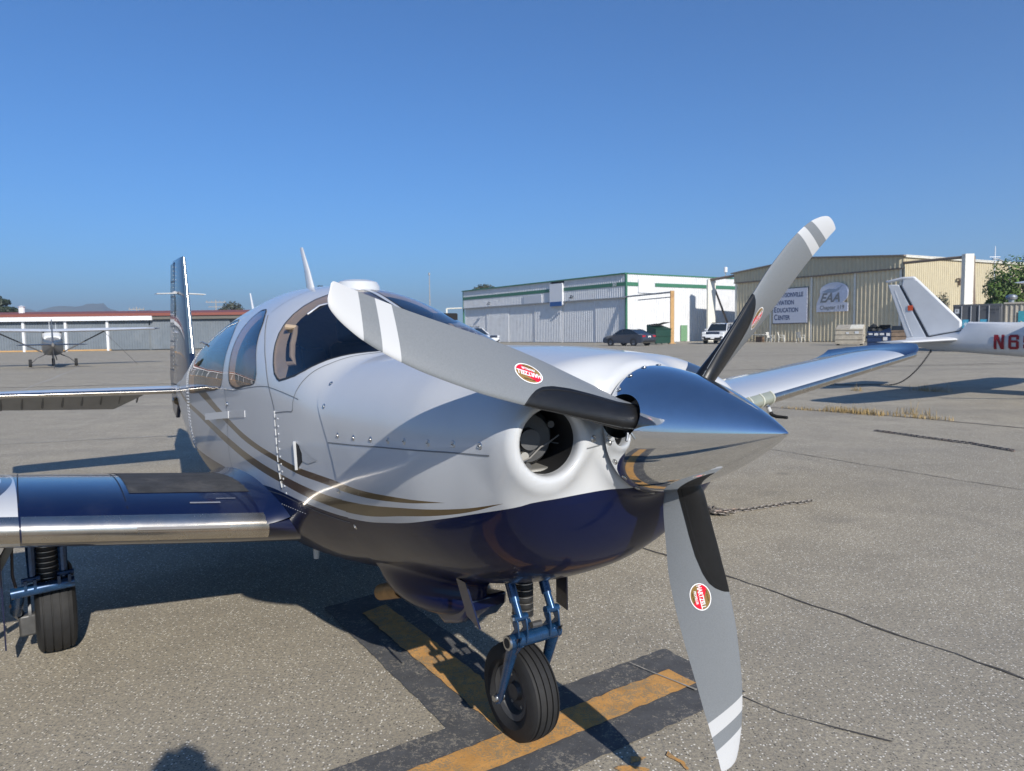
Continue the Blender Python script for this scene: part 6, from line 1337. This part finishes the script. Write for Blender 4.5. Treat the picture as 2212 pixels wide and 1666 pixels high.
# ================================================================ bins, containers, chairs
DGR = mat('bin_green', (.012, .05, .035), .5, var=.2); LIDK = mat('lid_black', (.012, .014, .014), .6); BNB = mat('bin_navy', (.010, .028, .085), .45, var=.25, scale=3); BNE = mat('bin_beige', (.40, .36, .29), .7, var=.15, scale=3, dirt=(.18, .12, .07, .6)); BNR = mat('bin_brown', (.23, .165, .115), .75, var=.25, scale=3, dirt=(.08, .05, .03, .7)); PAP = mat('sticker_pale', (.50, .52, .54), .5); LIDW = mat('lid_cream', (.72, .68, .56), .5)
def bin_(label, loc, rz, w_, d, h, m, lidm, open_=False, stickers=(), ribs=2, name='dumpster'):
    t = thing(name, label, 'dumpster', loc, rz); hb_ = h*.80
    MB().prism([(-d/2, .12), (d/2*.92, .12), (d/2, hb_), (d/2*.96, h), (-d/2, hb_*.98)][0:0] or [(-d/2*.94, .12), (d/2*.94, .12), (d/2, hb_), (d/2, h), (-d/2, hb_)], -w_/2, w_/2, 0, Matrix(((0, 1, 0, 0), (1, 0, 0, 0), (0, 0, 1, 0), (0, 0, 0, 1)))).obj('body', m, t, bevel=.02)
    for k in range(ribs): MB().box((0, -d/2-.01, .12+(hb_-.12)*(k+1)/(ribs+1)), (w_+.02, .06, .07)).obj('rib', m, t, bevel=.01)
    MB().box((0, -d/2-.015, hb_-.04), (w_+.06, .08, .08)).obj('rim', m, t, bevel=.01)
    for s in (-1, 1): MB().box((s*(w_/2+.05), 0, h*.52), (.10, d*.55, .16)).obj('fork_pocket', m, t, bevel=.01)
    for s in (-1, 1):
        o = MB().box((0, -d/2*.98, .02), (w_*.47, d*1.02, .035)).obj('lid', lidm[0] if s < 0 else lidm[-1], t, bevel=.012); o.location = (s*w_*.245, d/2, h); o.rotation_euler = (R(-10 if s > 0 else -4) if open_ else math.atan2(h-hb_, d), 0, 0)
    for (x, z, a, b) in stickers: MB().box((x*w_, -d/2-.03, z*h), (a, .012, b)).obj('sticker', PAP, t)
    mb = MB()
    for sx in (-1, 1):
        for sy in (-1, 1): mb.lathe([(0, -.03), (.07, -.03), (.07, .03), (0, .03)], 10, 0, T((sx*w_*.42, sy*d*.36, .07)), 'y')
    mb.obj('caster', LIDK, t); return t
Z9 = lambda x, y: math.atan2(y, x)
bin_('beige ribbed dumpster with one white lid beside the blue dumpster', (28.9, 60.6, 0), R(-32), 2.15, 1.25, 1.72, BNE, (BNE, LIDW), False, ((.28, .62, .30, .26), (-.05, .60, .22, .18)))
bin_('dark blue dumpster full of black bags under open lids', (27.25, 52.6, 0), R(-27), 1.55, 1.1, 1.45, BNB, (LIDK, LIDK), True, ((-.36, .70, .26, .14), (-.12, .69, .26, .20), (.12, .70, .28, .18), (.38, .68, .24, .24), (.26, .46, .28, .28)))
bin_('weathered brown dumpster partly hidden by the white tail', (28.75, 52.0, 0), R(-29), 1.6, 1.1, 1.55, BNR, (LIDK, LIDK), False, ((.2, .62, .3, .22), (.28, .42, .24, .34)))
bin_('dark green wheeled bin with raised lid behind the sedan', (15.9, 76.5, 0), R(35), 2.3, 1.4, 2.1, DGR, (LIDK, LIDK), True, (), 1)
r_ = random.Random(8)
t = thing('rubbish_bag', 'heap of black rubbish bags bulging from the blue dumpster', 'rubbish bags', (27.3, 52.75, 1.25)); mb = MB()
for k in range(7): mb.lathe([(0, -.2), (.22, -.12), (.28, .02), (.2, .16), (.05, .22), (.03, .3), (0, .3)], 9, 0, T((r_.uniform(-.55, .55), r_.uniform(-.3, .3), r_.uniform(.0, .25))) @ Matrix.Rotation(r_.uniform(-.5, .5), 4, 'X'))
mb.obj('bag', LIDK, t, True)
CHW = mat('chair_plastic', (.68, .67, .62), .5, var=.05)
def chair0():
    t = thing('plastic_chair', 'white plastic armchair', 'chair')
    MB().box((0, 0, .43), (.50, .48, .035)).obj('seat', CHW, t, bevel=.015)
    mb = MB(); M = T((0, .24, .44)) @ Matrix.Rotation(R(-14), 4, 'X'); [mb.box((x, 0, .24), (.055, .02, .44), 0, M) for x in (-.17, -.085, 0, .085, .17)]; mb.box((0, 0, .47), (.48, .03, .09), 0, M); mb.box((0, 0, .04), (.46, .025, .05), 0, M); mb.obj('backrest', CHW, t, bevel=.008)
    for s in (-1, 1):
        for y in (-.22, .24): MB().tube([(s*.23, y*.95, .43), (s*.27, y*1.1, 0)], [.028, .02], 8).obj('leg', CHW, t, True)
        MB().box((s*.26, .0, .65), (.055, .46, .03)).box((s*.26, -.2, .54), (.04, .04, .22)).obj('armrest', CHW, t, bevel=.01)
    return t
ch = chair0(); gp = 'white plastic chairs by the cream hangar'
for i, (x, y, a, lb) in enumerate(((29.2, 79.9, 40, 'white plastic armchair next to the folding table'), (30.0, 78.7, 62, 'white plastic armchair between two others along the cream doors'), (31.2, 76.5, 120, 'white plastic armchair turned sideways nearest the dumpsters'))):
    o = ch if i == 0 else copy_tree(ch); o.location = (x, y, 0); o.rotation_euler = (0, 0, R(a)); o['label'] = lb; o['group'] = gp; o.scale = (1.2,)*3
t = thing('folding_table', 'white topped folding table against the cream hangar doors', 'table', (28.4, 81.8, 0), R(-60)); MB().box((0, 0, .85), (2.2, .9, .06)).obj('table_top', CHW, t, bevel=.01)
for s in (-1, 1): MB().tube([(s*.8, -.35, .84), (s*.85, -.35, 0)], .025, 6).tube([(s*.8, .35, .84), (s*.85, .35, 0)], .025, 6).tube([(s*.83, -.35, .3), (s*.83, .35, .3)], .02, 6).obj('leg', DKG2, t)
t = thing('wooden_crate', 'brown crate standing under the white folding table', 'crate', (28.6, 81.6, 0), R(-60)); mb = MB(); mb.box((0, 0, .32), (.8, .5, .6)); [mb.box((0, -.26, .12+.2*k), (.84, .03, .12)) for k in range(3)]; mb.obj('body', mat('crate_wood', (.16, .10, .06), .8), t)
# shipping containers
CDK = mat('container_grey', (.085, .09, .10), .5, var=.15, scale=2, dirt=(.16, .15, .14, .4)); CBE = mat('container_beige', (.46, .42, .35), .6, var=.1, scale=2, dirt=(.28, .20, .13, .5)); ROD = mat('lock_rod', (.55, .55, .55), .4, metal=.6); TEAL = mat('panel_teal', (.05, .33, .40), .5, var=.1); SKYB = mat('sticker_blue', (.07, .36, .52), .5); STARW = mat('sticker_star', (.55, .66, .72), .5); CROWN = mat('crown_cream', (.72, .60, .36), .5)
C0 = Vector((26.1, 42.0, 0)); C1 = Vector((27.86, 40.4, 0)); cd = (C1-C0).normalized(); ca = math.atan2(cd.y, cd.x); cw = (C1-C0).length
t = thing('shipping_container', 'dark grey shipping container with locking rods and blue star stickers', 'container', C0, ca); MB().box((cw/2, 3.0, 1.40), (cw, 6.0, 2.66)).obj('body', CDK, t, bevel=.03)
for (a, b) in ((.08, cw*.49), (cw*.51, cw-.08)): MB().box(((a+b)/2, -.03, 1.38), (b-a, .06, 2.45)).obj('door', CDK, t, bevel=.01)
for x in (cw*.19, cw*.385, cw*.555, cw*.755): MB().tube([(x, -.10, .12), (x, -.10, 2.66)], .024, 8).obj('lock_rod', ROD, t, True)
MB().box((cw/2, -.02, 2.68), (cw, .10, .14)).obj('header', CDK, t, bevel=.01)
star = lambda r1, r2, n: [((r1 if k % 2 == 0 else r2)*math.sin(PI*k/n), (r1 if k % 2 == 0 else r2)*math.cos(PI*k/n)) for k in range(2*n)]
for x in (cw*.285, cw*.655): MB().box((x, -.068, 1.62), (.36, .012, .50)).obj('sticker', SKYB, t); MB().prism(star(.16, .07, 7), -.080, -.076, 0, T((x, 0, 1.60))).obj('star', STARW, t)
MB().box((cw*.09, -.068, 2.36), (.22, .012, .26)).obj('sticker', PAP, t); MB().prism([(-.06, -.05), (.07, 0), (-.06, .05), (-.02, 0)], -.08, -.076, 0, T((cw*.09, 0, 2.38))).obj('emblem', BLKP, t)
letters('lettering', 'MAX GROSS WT', .13, BLKP, t, T((cw*.80, -.066, 2.40)) @ Matrix.Rotation(R(90), 4, 'X'), squeeze=.8); letters('lettering', 'NET 4210', .13, BLKP, t, T((cw*.79, -.066, 2.24)) @ Matrix.Rotation(R(90), 4, 'X'), squeeze=.8)
C2 = C1+cd*.06+Vector((.3, .4, 0))
t = thing('shipping_container', 'pale beige corrugated container with teal crown panel', 'container', C2, ca); MB().box((3.0, 1.35, 1.42), (6.0, 2.4, 2.66)).obj('body', CBE, t, bevel=.02)
corr(6.0, 2.72, .24, .04, CBE, 'side_sheet', t, T((0, .13, 0)), z0=.1); MB().box((3.0, .10, 2.76), (6.0, .12, .1)).obj('top_rail', CBE, t, bevel=.01)
MB().box((2.0, .06, 1.75), (2.6, .03, 1.1)).obj('crown_panel', TEAL, t, bevel=.02); MB().prism([(-.26, -.45), (.22, -.45), (.36, .05), (.14, -.12), (.03, .38), (-.10, -.12), (-.36, .0)], .03, .04, 0, T((1.18, 0, 1.74))).obj('crown', CROWN, t)
o = MB().lathe([(.14, 0), (.14, .22), (.26, .25), (.30, .36), (.24, .48), (.08, .53), (0, .53)], 18).obj('roof_ventilator', mat('galvanised', (.36, .38, .40), .35, metal=.7), None, True); o.location = C2+cd*.95+Vector((0, 1.0, 2.75)); tag(o, 'round galvanised turbine vent standing on the beige container', 'vent')
haze()
